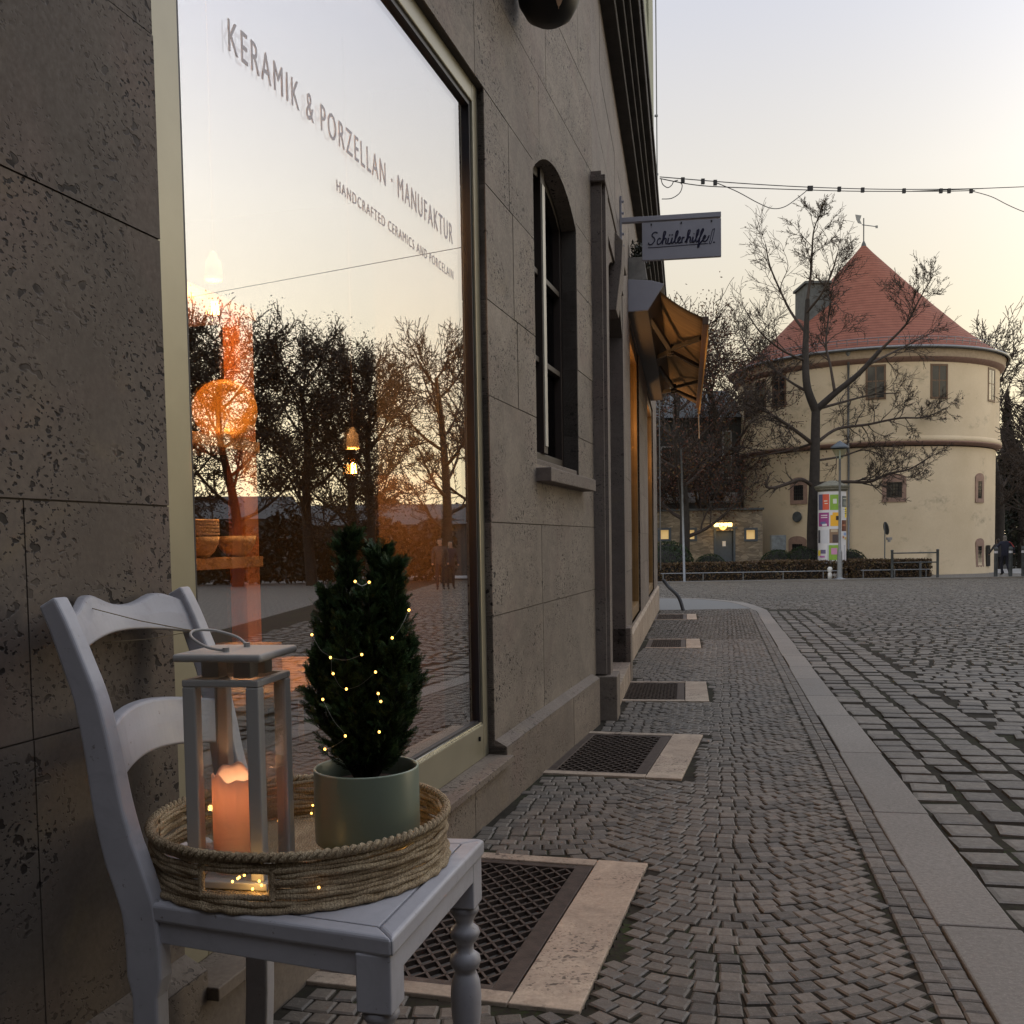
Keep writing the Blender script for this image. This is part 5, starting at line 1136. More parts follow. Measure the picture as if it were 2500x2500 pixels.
ro=mb.build('roof',M['tiles'],None,smooth=True);ro.parent=tw;ro.location=V((0,0,-tz))
mb=MB();mb.lathe([(.16,16.55),(.10,16.75),(.03,16.9),(.0,16.92)],TO,12);mb.tube([TO+V((0,0,16.8)),TO+V((0,0,18.1))],.03,6);fin=mb.build('finial',M['slate'],tw)
mb=MB();q=TO+V((0,0,17.75));mb.tube([q+V((-.1,0,.0)),q+V((.75,0,-.12))],.025,5);mb.box(q+V((.70,0,-.12)),(.12,.03,.14));mb.prism([q+V((-.45,0,.55)),q+V((-.12,0,.5)),q+V((-.2,0,.25)),q+V((-.1,0,.05)),q+V((-.3,0,.1)),q+V((-.4,0,.3))],(0,.03,0));mb.build('weathervane',M['zinc'],tw)
mb=MB()
for k in range(90):
    a=2*PI*k/90;mb.tube([TO+V((6.72*math.cos(a),6.72*math.sin(a),10.10)),TO+V((6.78*math.cos(a),6.78*math.sin(a),10.42))],.018,4)
for z,R in ((10.28,6.75),(10.42,6.79)): mb.tube([TO+V((R*math.cos(a),R*math.sin(a),z)) for a in [2*PI*i/96 for i in range(96)]],.016,4,closed=True)
mb.build('snow_guard',M['zinc'],tw)
q=aty(1991,800,52);mb=MB();mb.hexa([V((q.x-.62,51.6,10.6)),V((q.x+.62,51.6,10.6)),V((q.x+.62,53.6,10.6)),V((q.x-.62,53.6,10.6)),V((q.x-.60,51.6,14.05)),V((q.x+.60,51.6,14.05)),V((q.x+.60,53.6,14.05)),V((q.x-.60,53.6,14.05))]);mb.box((q.x,52.6,14.12),(1.4,2.2,.14));mb.build('chimney',M['slate'],tw,bevel=.02)
def on_cyl(px,py,R):
    d=ray(px,py);C=V((0,0,H));a=d.x**2+d.y**2;b=2*(d.x*(C.x-TX)+d.y*(C.y-TY));c=(C.x-TX)**2+(C.y-TY)**2-R*R;t=(-b-math.sqrt(max(0,b*b-4*a*c)))/(2*a);p=C+d*t;return math.atan2(p.y-TY,p.x-TX),p.z
def curved(mb,R0,R1,a0,a1,z0,z1,k=5):
    vs=[];
    for i in range(k+1):
        a=lerp(a0,a1,i/k);
        for R,z in ((R0,z0),(R1,z0),(R1,z1),(R0,z1)): vs.append(TO+V((R*math.cos(a),R*math.sin(a),z)))
    fs=[(0,1,2,3),(4*k+3,4*k+2,4*k+1,4*k)]
    for i in range(k):
        for j in range(4): fs.append((4*i+j,4*i+4+j,4*i+4+(j+1)%4,4*i+(j+1)%4))
    mb.add(vs,fs)
def tower_window(px,py,wm_,hm,R,kind):
    a,z=on_cyl(px,py,R);da=wm_/2/R;fr=MB();t_=.09 if kind=='wood' else .20;dt=t_/R;R1=R+(.03 if kind=='wood' else .045)
    curved(fr,R-.05,R1,a-da,a-da+dt,z-hm/2,z+hm/2,1);curved(fr,R-.05,R1,a+da-dt,a+da,z-hm/2,z+hm/2,1);curved(fr,R-.05,R1+.003,a-da,a+da,z-hm/2-.002,z-hm/2+t_,3);curved(fr,R-.05,R1+.003,a-da,a+da,z+hm/2-t_,z+hm/2+.002,3)
    if kind=='wood':
        curved(fr,R-.05,R1-.012,a-.03/R,a+.03/R,z-hm/2+t_,z+hm/2-t_,1);curved(fr,R-.05,R1-.016,a-da+dt,a+da-dt,z+.02,z+.08,2)
    else:
        K=8
        for i in range(K):   # round arch above
            q0=PI*i/K;q1=PI*(i+1)/K;rx=da;rz=.22
            pts=[(a+rx*math.cos(q0),z+hm/2-.02+rz*math.sin(q0)),(a+rx*math.cos(q1),z+hm/2-.02+rz*math.sin(q1)),(a+(rx-dt)*math.cos(q1),z+hm/2-.22+rz*math.sin(q1)),(a+(rx-dt)*math.cos(q0),z+hm/2-.22+rz*math.sin(q0))]
            fr.prism([TO+V((R*math.cos(x),R*math.sin(x),zz)) for x,zz in pts],V((math.cos(a),math.sin(a),0))*.05)
    w_=fr.build('window',M['winwood'] if kind=='wood' else M['sandstone'],tw)
    p=MB();curved(p,R+.002,R+.012,a-da+dt*.9,a+da-dt*.9,z-hm/2+t_*.9,z+hm/2-t_*.9+(0 if kind=='wood' else .02),3);p.build('pane',M['winpane'],w_)
    if kind!='wood':
        g_=MB()
        for i in range(1,5): aa=lerp(a-da+dt,a+da-dt,i/5);g_.tube([TO+V(((R+.03)*math.cos(aa),(R+.03)*math.sin(aa),zz)) for zz in (z-hm/2+t_,z+hm/2-.1)],.014,4)
        for i in range(1,5):
            zz=lerp(z-hm/2+t_,z+hm/2-.1,i/5);g_.tube([TO+V(((R+.03)*math.cos(aa),(R+.03)*math.sin(aa),zz)) for aa in (a-da+dt,a,a+da-dt)],.012,4)
        g_.build('iron_bars',M['black_iron'],w_)
    return w_
for px,py in ((1827,985),(1857,968),(1902,955),(2138,933),(2293,931),(2421,940)): tower_window(px,py,.92,1.65,6.66,'wood')
tower_window(1950,1203,.95,1.15,6.5,'stone');tower_window(2183,1196,1.12,1.15,6.5,'stone');tower_window(2391,1196,.78,1.25,6.5,'stone')
w_=tower_window(2391,1357,.78,1.35,6.5,'stone');a,z=on_cyl(2409,1358,6.5);mb=MB();curved(mb,6.56,6.60,a-.035,a+.035,z-.5,z+.55,1);mb.build('shutter',M['black_iron'],w_)
tower_window(1947,1350,1.0,1.3,6.5,'stone')
a,z=on_cyl(2072,900,6.66);mb=MB();mb.tube([TO+V((6.78*math.cos(a),6.78*math.sin(a),zz)) for zz in (9.8,5.9,5.6)]+[TO+V((6.95*math.cos(a),6.95*math.sin(a),5.5)),TO+V((6.62*math.cos(a),6.62*math.sin(a),5.0)),TO+V((6.62*math.cos(a),6.62*math.sin(a),-1.1))],.055,8);mb.lathe([(.06,-.25),(.16,0),(.16,.12)],TO+V((6.82*math.cos(a),6.82*math.sin(a),9.75)),10);mb.build('downpipe',M['zinc'],tw,smooth=True)
a,z=on_cyl(1949,1262,6.5);mb=MB();c=TO+V((6.62*math.cos(a),6.62*math.sin(a),z));n_=V((math.cos(a),math.sin(a),0));mb.lathe([(0,.03),(.25,.03),(.27,0),(0,0)],c,24,M=n_.to_track_quat('Z','Y').to_matrix());rd=mb.build('round_plaque',M['slate'],org=c,label='dark round plaque on the tower wall left of the tree trunk',cat='plaque')
# ================= LOW STONE BUILDING AND THE HOUSE BEHIND ==============
LB0=V((9.5,48,gz(48)));lb=thing('low_stone_building',LB0,'low rubble-stone building with dark door and small windows, left of the round tower','building')
xr=aty(1862,1300,48).x;ztp=aty(1700,1247,48).z;mb=MB()
dx=aty(1769,1340,48).x;doorh=(dx-.42,dx+.42,-2,aty(1768,1296,48).z)
wins=[]
for px in (1622,1685,1833):
    wx_=aty(px,1305,48).x;wz=aty(px,1305,48).z;wins.append((wx_-.24,wx_+.24,wz-.24,wz+.24))
F48=Fr((0,48,0),PI/2)   # d=+x, n=-y (towards camera)
for q in rects(-4,xr,-1.3,ztp,[doorh]+wins): mb.fbox(F48,q[0],q[1],-.4,0,q[2],q[3])
mb.build('wall',M['rubble'],lb)
mb=MB();mb.fbox(F48,-4,xr+.05,-.5,.10,ztp,ztp+.10);mb.build('coping',M['slate'],lb)
mb=MB();mb.fbox(F48,doorh[0]-.1,doorh[0],-.2,.04,-1,doorh[3]+.1);mb.fbox(F48,doorh[1],doorh[1]+.1,-.2,.04,-1,doorh[3]+.1);mb.fbox(F48,doorh[0]-.2,doorh[1]+.2,-.2,.05,doorh[3]+.1,doorh[3]+.2);df=mb.build('door_frame',M['bluegrey'],lb)
mb=MB();mb.fbox(F48,doorh[0],doorh[1],-.2,-.12,-1,doorh[3]+.1);d_=mb.build('door',M['bluegrey'],lb);mb=MB();mb.fbox(F48,dx-.08,dx+.08,-.119,-.115,doorh[3]-.75,doorh[3]-.5);mb.build('notice',flat('notice paper',(.7,.7,.68)),d_)
for k,wn in enumerate(wins):
    mb=MB();f_=.09
    for q in ((wn[0]-f_,wn[0]+.02,wn[2]-f_,wn[3]+f_),(wn[1]-.02,wn[1]+f_,wn[2]-f_,wn[3]+f_),(wn[0]+.02,wn[1]-.02,wn[2]-f_,wn[2]+.02),(wn[0]+.02,wn[1]-.02,wn[3]-.02,wn[3]+f_)): mb.fbox(F48,q[0],q[1],-.2,.035,q[2],q[3])
    wf=mb.build('window',M['bluegrey'],lb);mb=MB();mb.fbox(F48,wn[0],wn[1],-.15,-.12,wn[2],wn[3]);mb.build('pane',M['lit'],wf)
mb=MB();mb.fbox(F48,-4,xr,-4,-.4,-1.3,ztp-.05);mb.build('rear_block',M['rubble'],lb)
# wall lamp over the door
c=aty(1765,1286,47.7);t=thing('wall_lamp',c,'glowing yellow glass lamp over the dark door of the low stone building','lamp')
for k in range(4):
    mb=MB();mb.hexa([c+V((-.42+.22*k+x,y,z)) for z,e in ((.0,0),(.19,-.02)) for x,y in ((.0,-.12),(.19,-.12),(.19,.12),(.0,.12))]);mb.build('lamp_shade',M['lampglass'],t,bevel=.03)
mb=MB();mb.lathe([(0,-.17),(.12,-.12),(.2,0),(0,.01)],c,12);mb.build('lower_glass',emit('amber lamp glass',(1,.5,.12),2.2),t);mb=MB();mb.box(c+V((0,.05,.22)),(.95,.28,.05));mb.build('lamp_cap',M['black_iron'],t)
l=bpy.data.lights.new('wall_lamp_light','POINT');l.energy=7;l.color=(1,.6,.25);l.shadow_soft_size=.15;lo=bpy.data.objects.new('wall_lamp_light',l);sc.collection.objects.link(lo);lo.parent=t;lo.location=(0,-.35,-.1)
q=aty(1898,1325,47.4);mb=MB();mb.box((q.x,47.3,q.z),(.70,.35,.72));t=thing('utility_cabinet',(q.x,47.3,gz(47.3)),'grey utility cabinet with scribbled front beside the tower','cabinet');mb.build('cabinet_body',simple('cabinet grey',(.17,.19,.20),.5,var=.3,sc_=6),t,bevel=.02);mb=MB();mb.box((q.x,47.3,q.z-.36-.25),(.60,.28,.5));mb.build('cabinet_base',M['slate'],t)
# dark gabled house behind
hb=thing('dark_house',(7.5,54,gz(54)),'dark grey house with slate roof rising behind the low stone building','house')
x0,x1=-2,aty(1812,1100,54).x;zr=aty(1750,1020,54).z;zr2=aty(1750,955,58).z;mb=MB();mb.hexa([V((x,y,z)) for z in (-1.2,zr) for x,y in ((x0,54),(x1,54),(x1,62),(x0,62))]);mb.build('wall',M['facade_dark'],hb)
mb=MB();mb.hexa([V((x0-.3,53.7,zr)),V((x1+.3,53.7,zr)),V((x1+.3,62.3,zr)),V((x0-.3,62.3,zr)),V((x0,57.8,zr2)),V((x1,57.8,zr2)),V((x1,58.2,zr2)),V((x0,58.2,zr2))]);mb.build('roof',M['slate'],hb)
for px,py,w_,h_ in ((1640,1110,1.2,.9),(1700,1130,1.4,.9),(1775,1110,.5,2.6),(1690,1215,3.6,.55),(1760,1215,1.8,.55)):
    q=aty(px,py,53.95);mb=MB();mb.box((q.x,53.96,q.z),(w_,.10,h_));wf=mb.build('window',M['facade_pale'],hb);mb=MB();mb.box((q.x,53.90,q.z),(w_-.14,.03,h_-.14));mb.build('pane',M['winpane'] if py<1200 else M['facade_pale'],wf)
# houses across the square, seen mirrored in the shop glass
def house(name,x,y,rz,w_,d_,h_,rh,label,wall,nw):
    t=thing(name,(x,y,gz(y)),label,'house','houses across the square');l_=local((x,y,gz(y)),rz);mb=MB();mb.hexa([l_(a,b,z) for z in (-.3,h_) for a,b in ((-w_/2,0),(w_/2,0),(w_/2,d_),(-w_/2,d_))]);mb.build('wall',wall,t)
    mb=MB();mb.add([l_(-w_/2-.3,-.3,h_),l_(w_/2+.3,-.3,h_),l_(w_/2+.3,d_+.3,h_),l_(-w_/2-.3,d_+.3,h_),l_(-w_/2,d_/2,h_+rh),l_(w_/2,d_/2,h_+rh)],[(0,1,5,4),(2,3,4,5),(1,2,5),(3,0,4),(3,2,1,0)]);mb.build('roof',M['slate'],t)
    for i in range(nw):
        for j in range(max(1,int(h_/2.6))):
            cx_=-w_/2+w_*(i+.5)/nw;z=1.0+j*2.6;mb=MB();mb.hexa([l_(a,b,zz) for zz in (z,z+1.2) for a,b in ((cx_-.45,-.05),(cx_+.45,-.05),(cx_+.45,.05),(cx_-.45,.05))]);wf=mb.build('window',M['facade_pale'],t);mb=MB();mb.hexa([l_(a,b,zz) for zz in (z+.08,z+1.12) for a,b in ((cx_-.38,-.07),(cx_+.38,-.07),(cx_+.38,-.045),(cx_-.38,-.045))]);mb.build('pane',M['winpane'],wf)
house('town_house',41,36,-R_(50),14,7,3.2,1.4,'low dark house mirrored behind the limes at the left of the shop glass',M['facade_dark'],6)
house('town_house',33,46,-R_(40),12,7,3.0,1.3,'low dark house mirrored at the right of the shop glass',M['facade_dark'],5)
mb=MB();r=random.Random(15)
for k in range(9000):
    f=r.random();c=lerp(V((37,23,0)),V((25.6,40.6,0)),f);n_=V((.8,.6,0));hh=2.6+1.2*noise.noise(V((f*9,0,1)));leaf(mb,c+n_*r.uniform(-.8,.8)+V((0,0,gz(c.y)+r.uniform(0,hh))),r.uniform(.12,.24),r)
mb.build('square_thicket',M['yew'],org=(29,34,gz(34)),kind='stuff',label='dark shrub belt behind the limes across the square',cat='shrubbery')
house('town_house',11.5,-9,R_(-78),26,9,10.5,3,'tall dark house added unseen across the lane, dimming the near wall and chair',M['facade_dark'],8)  # added out of view to keep sky light off the near surfaces
house('town_house',3.5,-7,PI,15,8,9.5,3,'tall dark house added unseen behind the viewpoint to block sky light',M['facade_dark'],5)  # second unseen block, added to darken the chair apron and the wall
# ================= STREET FURNITURE ======================================
# poster column
PX=aty(2031,1400,43.6).x;pc=thing('poster_column',(PX,43.6,gz(43.6)),'round white advertising column pasted with colourful posters, behind the street lamp','advertising column');PCo=V((PX,43.6,gz(43.6)))
ph=aty(2030,1190,43.6).z-PCo.z;PR=.60
mb=MB();mb.lathe([(0,0),(PR+.06,0),(PR+.06,.22),(PR+.02,.26),(PR,.28)],PCo,40);mb.build('base',M['facade_pale'],pc)
mb=MB();mb.lathe([(PR,.26),(PR,ph-.18)],PCo,48);mb.build('shaft',flat('pasted white paper',(.62,.62,.64)),pc,smooth=True)
mb=MB();mb.lathe([(PR,ph-.2),(PR+.02,ph-.16),(PR+.10,ph-.10),(PR+.10,ph-.05),(PR+.14,ph-.02),(PR+.16,ph+.05),(PR+.05,ph+.08),(.35,ph+.22),(.12,ph+.30),(0,ph+.31)],PCo,40);mb.build('cap',simple('mossy cap zinc',(.16,.155,.12),.7,var=.3),pc)
def cimg(x,y): return 1900+x/4.83,1100+y/4.83
def on_col(px,py,R=PR):
    d=ray(px,py);C=V((0,0,H));a=d.x**2+d.y**2;b=2*(d.x*(C.x-PX)+d.y*(C.y-43.6));c=(C.x-PX)**2+(C.y-43.6)**2-R*R;t=(-b-math.sqrt(max(0,b*b-4*a*c)))/(2*a);p=C+d*t;return math.atan2(p.y-43.6,p.x-PX),p.z
pcol={}
def col_m(c):
    k='poster ink %s'%(c,)
    if c not in pcol: pcol[c]=flat(k,c)
    return pcol[c]
def cpatch(mb,x0,y0,x1,y1,lift,PXo=0):
    a0,z1=on_col(*cimg(x0,y0));a1,_=on_col(*cimg(x1,y0));_,z0=on_col(*cimg((x0+x1)/2,y1));K=4;vs=[];R=PR+lift
    for i in range(K+1):
        a=lerp(a0,a1,i/K)
        for z in (z0,z1): vs.append(V((PX+R*math.cos(a),43.6+R*math.sin(a),z)))
    mb.add(vs,[(2*i,2*i+2,2*i+3,2*i+1) for i in range(K)])
posters=[((425,515,462,785),(.03,.05,.12),[]),((480,520,600,700),(.62,.10,.05),[((480,520,525,700),(.09,.10,.18)),((540,590,580,600),(.75,.7,.6)),((548,620,585,628),(.75,.7,.6))]),
((610,520,708,700),(.22,.38,.05),[((645,570,690,625),(.6,.62,.55))]),((480,735,598,895),(.30,.05,.22),[((500,840,560,870),(.12,.13,.3)),((505,760,580,770),(.7,.6,.65)),((505,785,580,795),(.7,.6,.65)),((520,865,575,888),(.7,.68,.7))]),
((615,730,708,890),(.80,.42,.03),[((680,770,708,820),(.03,.02,.02)),((615,730,640,760),(.65,.65,.65))]),((500,940,590,1095),(.55,.56,.60),[((474,940,497,1090),(.05,.05,.07))]),((604,925,710,1090),(.25,.16,.10),[((640,990,705,1085),(.07,.05,.05)),((620,930,700,960),(.5,.4,.28))]),
((472,1118,586,1310),(.03,.03,.16),[((500,1170,560,1215),(.14,.12,.22)),((474,1175,500,1240),(.7,.55,.05)),((490,1240,550,1262),(.45,.15,.40))]),((596,1115,706,1290),(.22,.38,.05),[((625,1150,695,1225),(.55,.25,.42))]),
((752,535,815,665),(.10,.12,.12),[((760,560,808,570),(.5,.5,.4)),((765,600,805,650),(.2,.22,.2))]),((752,670,818,790),(.80,.62,.02),[((752,672,782,790),(.62,.62,.64)),((760,690,795,700),(.03,.03,.03)),((765,715,800,722),(.03,.03,.03)),((760,740,800,748),(.03,.03,.03))]),
((748,820,810,950),(.13,.04,.02),[((755,870,790,890),(.4,.15,.08))]),((755,965,805,1055),(.6,.6,.62),[((757,1010,775,1035),(.45,.18,.08)),((770,965,800,1000),(.25,.35,.6)),((780,1020,800,1050),(.55,.4,.1))]),((425,790,452,1340),(.72,.66,.05),[])]
for rc,c,subs in posters:
    mb=MB();cpatch(mb,*rc,.006);po_=mb.build('poster',col_m(c),pc)
    for rc2,c2_ in subs:
        mb=MB();cpatch(mb,*rc2,.010);mb.build('print_patch',col_m(c2_),po_)
# street lamp
lx=aty(2050,1417,41.4).x;LPo=V((lx,41.4,gz(41.4)));t=thing('street_lamp',LPo,'slim grey street lamp with conical hat and glass lantern, in front of the poster column','street lamp')
Lh=aty(2051,1120,41.4).z;mb=MB();mb.lathe([(0,0),(.28,.0),(.28,.03),(.12,.07),(.105,.12),(.10,1.15),(.085,1.2),(.06,1.25),(.045,Lh-LPo.z-.02),(.06,Lh-LPo.z)],LPo,16);mb.build('pole',M['zinc'],t,smooth=True)
mb=MB();mb.lathe([(.10,Lh),(.13,Lh+.03),(.36,Lh+.45)],V((lx,41.4,0)),10);mb.build('glass_lantern',glass('lamp lantern glass',1.5,(.75,.80,.76),.05,1),t)
mb=MB();mb.lathe([(.38,Lh+.44),(.37,Lh+.50),(.20,Lh+.62),(.06,Lh+.72),(.0,Lh+.76)],V((lx,41.4,0)),20);mb.build('hat',M['bluegrey'],t);mb=MB();mb.tube([V((lx,41.4,Lh)),V((lx,41.4,Lh+.35))],.035,6);mb.build('lamp_tube',flat('white tube',(.6,.62,.6)),t)
# thin leaning flag pole
a_=aty(1671,1419,41.6);b_=aty(1663,1096,41.6);mb=MB();mb.tube([V((a_.x,41.6,gz(41.6))),V((b_.x,41.6,b_.z))],[.055,.032],10);mb.build('thin_pole',M['zinc'],org=(a_.x,41.6,gz(41.6)),smooth=True,label='thin tall grey pole leaning slightly, at the left by the hedge',cat='pole')
# traffic sign seen edge on
sx_=aty(2160,1350,45.2).x;t=thing('traffic_sign',(sx_,45.2,gz(45.2)),'round traffic sign seen edge-on on a grey pole before the tower wall','traffic sign')
mb=MB();mb.tube([V((sx_,45.2,gz(45.2))),V((sx_,45.2,aty(2160,1274,45.2).z))],.03,8);mb.build('pole',M['zinc'],t);zc_=aty(2160,1290,45.2).z;mb=MB();mb.lathe([(0,0),(.30,0),(.30,.03),(0,.03)],V((sx_+.05,45.2,zc_)),24,M=Matrix.Rotation(R_(80),3,'Y'));mb.build('sign_disc',M['slate'],t)
zc_=aty(2168,1315,45.2).z;mb=MB();mb.box((sx_+.2,45.2,zc_),(.22,.16,.12));mb.lathe([(.07,-.16),(.07,-.06)],V((sx_+.2,45.2,zc_)),10);mb.build('sensor_box',M['facade_pale'],t)
# white marker post
q=aty(2026,1417,41.8);mb=MB();mb.lathe([(0,0),(.09,0),(.085,.25),(.06,.30),(.10,.36),(.10,.48),(.05,.54),(0,.54)],V((q.x,41.8,gz(41.8))),14);mb.build('white_marker_post',flat('white marker paint',(.6,.6,.58)),org=(q.x,41.8,gz(41.8)),smooth=True,label='small white marker post at the foot of the poster column',cat='marker post')
# low rail fence
def railfence(xa,xb,y,h_,step,label):
    t=thing('low_rail_fence',((xa+xb)/2,y,gz(y)),label,'fence','low rails before the hedge');mb=MB();mb.tube([V((xa,y,gz(y)+h_)),V((xb,y,gz(y)+h_))],.022,6);mb.build('rail',M['zinc'],t);x=xa+.1
    while x<xb: mb=MB();mb.tube([V((x,y,gz(y))),V((x,y,gz(y)+h_))],.02,6);mb.build('post',M['zinc'],t);x+=step
railfence(6.4,14.0,42.2,.36,1.72,'low grey rail in front of the long hedge, left of the poster column')
railfence(15.0,17.95,42.2,.36,1.35,'low grey rail in front of the short hedge, right of the poster column')
# barrier
t=thing('railing_barrier',(aty(2233,1400,41.6).x,41.6,gz(41.6)),'two-post tubular barrier railing right of the street lamp','railing')
xa,xb=aty(2178,1400,41.6).x,aty(2289,1400,41.6).x;hp_=aty(2178,1346,41.6).z-gz(41.6)
for x in (xa,xb): mb=MB();mb.lathe([(.055,0),(.055,hp_),(.065,hp_+.01),(.065,hp_+.05),(.0,hp_+.07)],V((x,41.6,gz(41.6))),12);mb.build('post',M['slate'],t,smooth=True)
for z in (hp_-.08,hp_*.58): mb=MB();mb.tube([V((xa,41.6,gz(41.6)+z)),V((xb,41.6,gz(41.6)+z))],.028,8);mb.build('rail',M['slate'],t,smooth=True)
for k,(px,lb_) in enumerate(((2230,'short grey post left of the pair inside the barrier'),(2247,'short grey post under the barrier rail'))):
    Y=43.4 if k==0 else 42.3;q=aty(px,1400,Y);mb=MB();mb.lathe([(.05,0),(.05,.68),(.0,.72)],V((q.x,Y,gz(Y))),10);mb.build('short_post',M['slate'],org=(q.x,Y,gz(Y)),smooth=True,label=lb_,cat='post')
bl=['grey bollard against the right edge of the tower','grey bollard directly in front of the walking man','grey bollard at the right edge of the picture']
b0_=None
for k,(px,Y) in enumerate(((2431,41.9),(2467,41.6),(2498,41.5))):
    q=aty(px,1400,Y)
    if not b0_:
        b0_=thing('bollard',(q.x,Y,gz(Y)),bl[0],'bollard','bollards at the path entrance');mb=MB();mb.lathe([(.075,0),(.075,1.12),(.085,1.13),(.085,1.2),(.06,1.26),(0,1.28)],V((q.x,Y,gz(Y))),14);mb.build('shaft',M['slate'],b0_,smooth=True)
        mb=MB();mb.lathe([(.078,1.0),(.078,1.1)],V((q.x,Y,gz(Y))),14);mb.build('reflective_band',flat('pale band',(.5,.5,.52)),b0_)
    else: c=copy_tree(b0_);c.location=(q.x,Y,gz(Y));c['label']=bl[k]
# park light
q=aty(2454,1300,70);mb=MB();mb.lathe([(0,-.12),(.10,-.05),(.10,.1),(0,.14)],q,10);t=thing('park_light',(q.x,70,gz(60)),'tiny lit park lamp glowing in the dark trees above the walking man','street lamp');mb.build('lamp_globe',emit('park lamp globe',(1,.8,.5),5),t);mb=MB();mb.tube([V((q.x,70,-1.2)),q],.05,6);mb.build('pole',M['black_iron'],t)
# ================= OVERHEAD WIRES ========================================
wa=aty(1611,436,19.5);wb=aty(2500,458,24);we=wa+(wb-wa)*2.2
t=thing('overhead_cables',wa,'pair of overhead cables with clips and drooping loops strung from the shop corner','cables')
def wp(px,py): 
    f=(px-1611)/889.;p0=lerp(wa,wb,f);return aty(px,py,p0.y)
for pts in ([(1611,432),(1800,447),(1976,457),(2150,462),(2300,462),(2400,460),(2500,456)],[(1611,436),(1700,452),(1800,458),(1976,464),(2100,467),(2300,467),(2380,465)]):
    mb=MB();P=[wp(*q) for q in pts];P=P+([P[-1]+(P[-1]-P[-2])*32] if pts[0][1]==432 else []);mb.tube(spline(P,6),.010,5);mb.build('cable',M['cable'],t)
for pts in ([(1746,445),(1800,468),(1850,495),(1885,509),(1915,505),(1945,485),(1976,460)],[(2371,466),(2420,480),(2460,500),(2500,517),(2560,535)],[(1614,437),(1618,450),(1630,458),(1640,452),(1645,443),(1655,440)],[(1650,443),(1665,450),(1660,470),(1640,484),(1616,486)]):
    mb=MB();mb.tube(spline([wp(*q) for q in pts],6),.009,5);mb.build('loose_loop',M['cable'],t)
for px,py in ((1667,440),(1716,443),(1746,446),(1978,460),(2049,462),(2106,464),(2207,466),(2297,466),(2317,466),(2371,466)):
    mb=MB();mb.box(wp(px,py),(.07 if px!=1978 else .11,.05,.10));mb.build('clip',M['cable'],t)
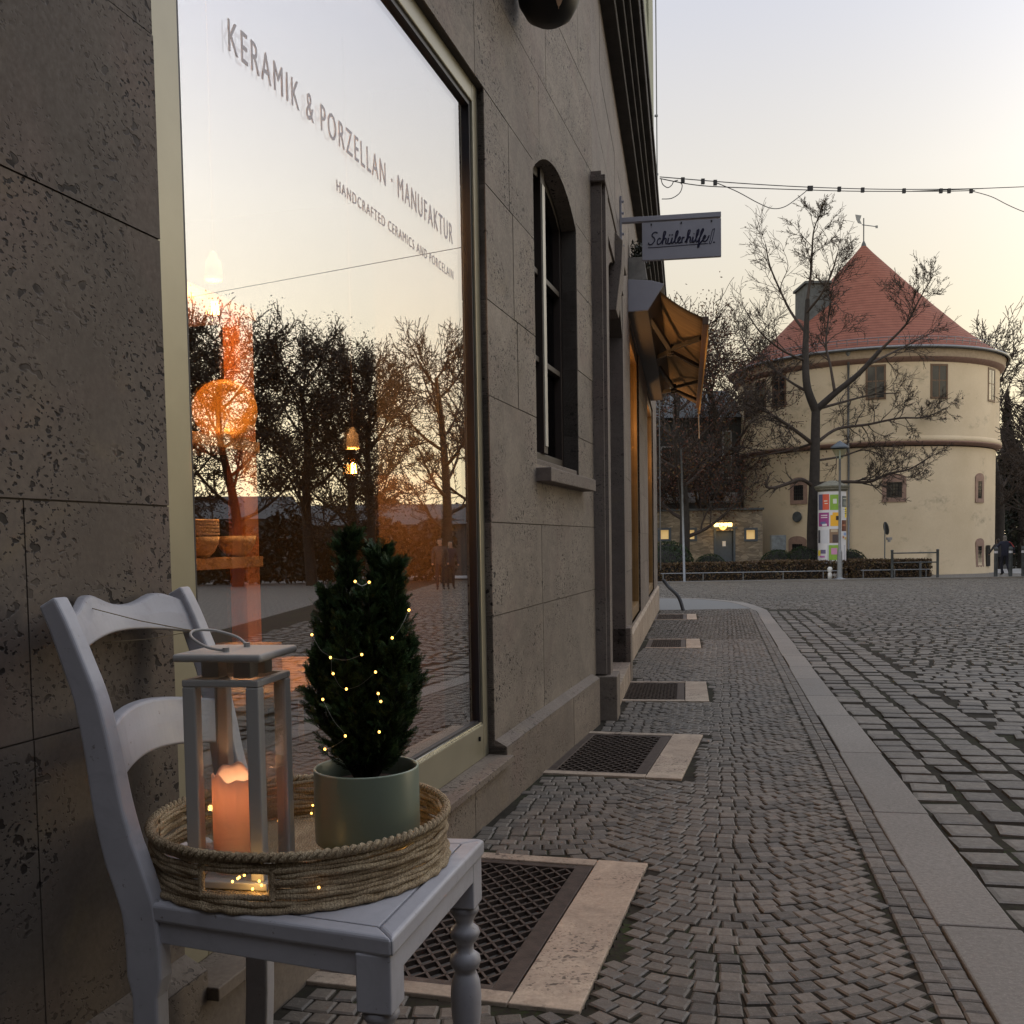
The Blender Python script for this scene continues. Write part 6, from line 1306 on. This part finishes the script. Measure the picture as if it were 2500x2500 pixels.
# ================= PEOPLE ================================================
def person(loc,rz,h_,label,jac,hair,pose,group=None,extra=None):
    t=thing('person',loc,label,'person',group);s=h_/1.75
    J={'pel':(0,0,.95),'wai':(0,0,1.08),'che':(0,.0,1.30),'nek':(0,.0,1.48),'hd0':(0,.01,1.55),'hd1':(0,.03,1.66),'hd2':(0,.02,1.735)}
    Rr={'pel':.155,'wai':.15,'che':.175,'nek':.065,'hd0':.07,'hd1':.095,'hd2':.06}
    E=[('pel','wai'),('wai','che'),('che','nek'),('nek','hd0'),('hd0','hd1'),('hd1','hd2')]
    for s_,n in ((-1,'l'),(1,'r')):
        lg=pose[n+'leg'];ar=pose[n+'arm']
        for k,v,rd in (('hip',(.09*s_,0,.88),.095),('kne',lg[0],.065),('ank',lg[1],.045),('toe',lg[2],.035),('sho',(.185*s_,0,1.41),.07),('elb',ar[0],.05),('wri',ar[1],.032),('han',ar[2],.038)): J[n+k]=v;Rr[n+k]=rd
        E+=[('pel',n+'hip'),(n+'hip',n+'kne'),(n+'kne',n+'ank'),(n+'ank',n+'toe'),('che',n+'sho'),(n+'sho',n+'elb'),(n+'elb',n+'wri'),(n+'wri',n+'han')]
    names=list(J);me=bpy.data.meshes.new('body');me.from_pydata([tuple(V(J[k])*s) for k in names],[(names.index(a),names.index(b)) for a,b in E],[])
    ob=bpy.data.objects.new('body',me);sc.collection.objects.link(ob);sk=ob.modifiers.new('sk','SKIN');ob.modifiers.new('ss','SUBSURF').levels=1
    for i,k in enumerate(names): v=me.skin_vertices[0].data[i];v.radius=(Rr[k]*s,Rr[k]*s*(.75 if k in('che','wai','pel') else 1));v.use_root=(k=='pel')
    dg=bpy.context.evaluated_depsgraph_get();dg.update();m2=bpy.data.meshes.new_from_object(ob.evaluated_get(dg));sc.collection.objects.unlink(ob);bpy.data.objects.remove(ob)
    b=bpy.data.objects.new('body',m2);sc.collection.objects.link(b);b.parent=t;m2.materials.clear()
    for m_ in (jac,M['trouser'],M['skin'],hair,M['black_iron']): m2.materials.append(m_)
    for p in m2.polygons:
        c=p.center/s;p.use_smooth=True
        if c.z>1.49: p.material_index=3 if (c.y<.04 or c.z>1.70) else 2
        elif c.z<.10: p.material_index=4
        elif c.z<.86 and abs(c.x)<.21 : p.material_index=1
        elif any((c-V(J[n+'han'])).length<.07 for n in 'lr'): p.material_index=2
        else: p.material_index=0
    t.rotation_euler=(0,0,rz);return t
walk={'lleg':((-.10,.10,.50),(-.11,.02,.09),(-.11,.16,.03)),'rleg':((.10,.02,.48),(.12,-.22,.12),(.12,-.12,.03)),'larm':((-.33,.02,1.20),(-.36,.16,1.02),(-.35,.20,.94)),'rarm':((.34,-.04,1.18),(.40,.04,.98),(.40,.08,.90))}
stand={'lleg':((-.10,.01,.48),(-.10,-.01,.09),(-.11,.13,.03)),'rleg':((.10,.02,.48),(.11,-.01,.09),(.12,.13,.03)),'larm':((-.25,.0,1.15),(-.26,.08,.92),(-.25,.10,.84)),'rarm':((.26,.0,1.15),(.27,.10,.93),(.26,.13,.85))}
q=aty(2453,1400,43.4);pm=person((q.x,43.4,gz(43.4)+.02),-.15,1.78,'man in a dark navy jacket and dark trousers walking away along the path',M['jacket'],M['hair'],walk)
mb=MB();c=V((q.x,43.4,gz(43.4)+.02));mb.tube([c+V((.14,-.075,1.48)),c+V((.235,-.06,1.42)),c+V((.34,-.085,1.24))],.018,6);mb.build('red_stripe',M['red'],pm)
q=aty(2437,1400,44.6);person((q.x,44.6,gz(44.6)+.02),.1,1.66,'second walker in a grey coat, mostly hidden behind the man in navy',M['jacket2'],M['hairb'],walk)
def wref(px,D):   # a spot mirrored at column px of the shop glass
    d=ray(px,1400);q0=W1.o+W1.n*-.105;t_=(q0-V((0,0,H))).dot(W1.n)/d.dot(W1.n);P=V((0,0,H))+d*t_;rr=d-W1.n*2*d.dot(W1.n);rr.z=0;rr.normalize();P=P+rr*D;return (P.x,P.y,gz(P.y)-.05)
person(wref(1075,30),2.5,1.76,'passer-by in a dark coat out on the square, mirrored in the shop glass',M['jacket2'],M['hairb'],stand)
person(wref(1100,30.5),2.2,1.68,'companion in navy beside the dark-coated passer-by, mirrored in the shop glass',M['jacket'],M['hair'],stand)
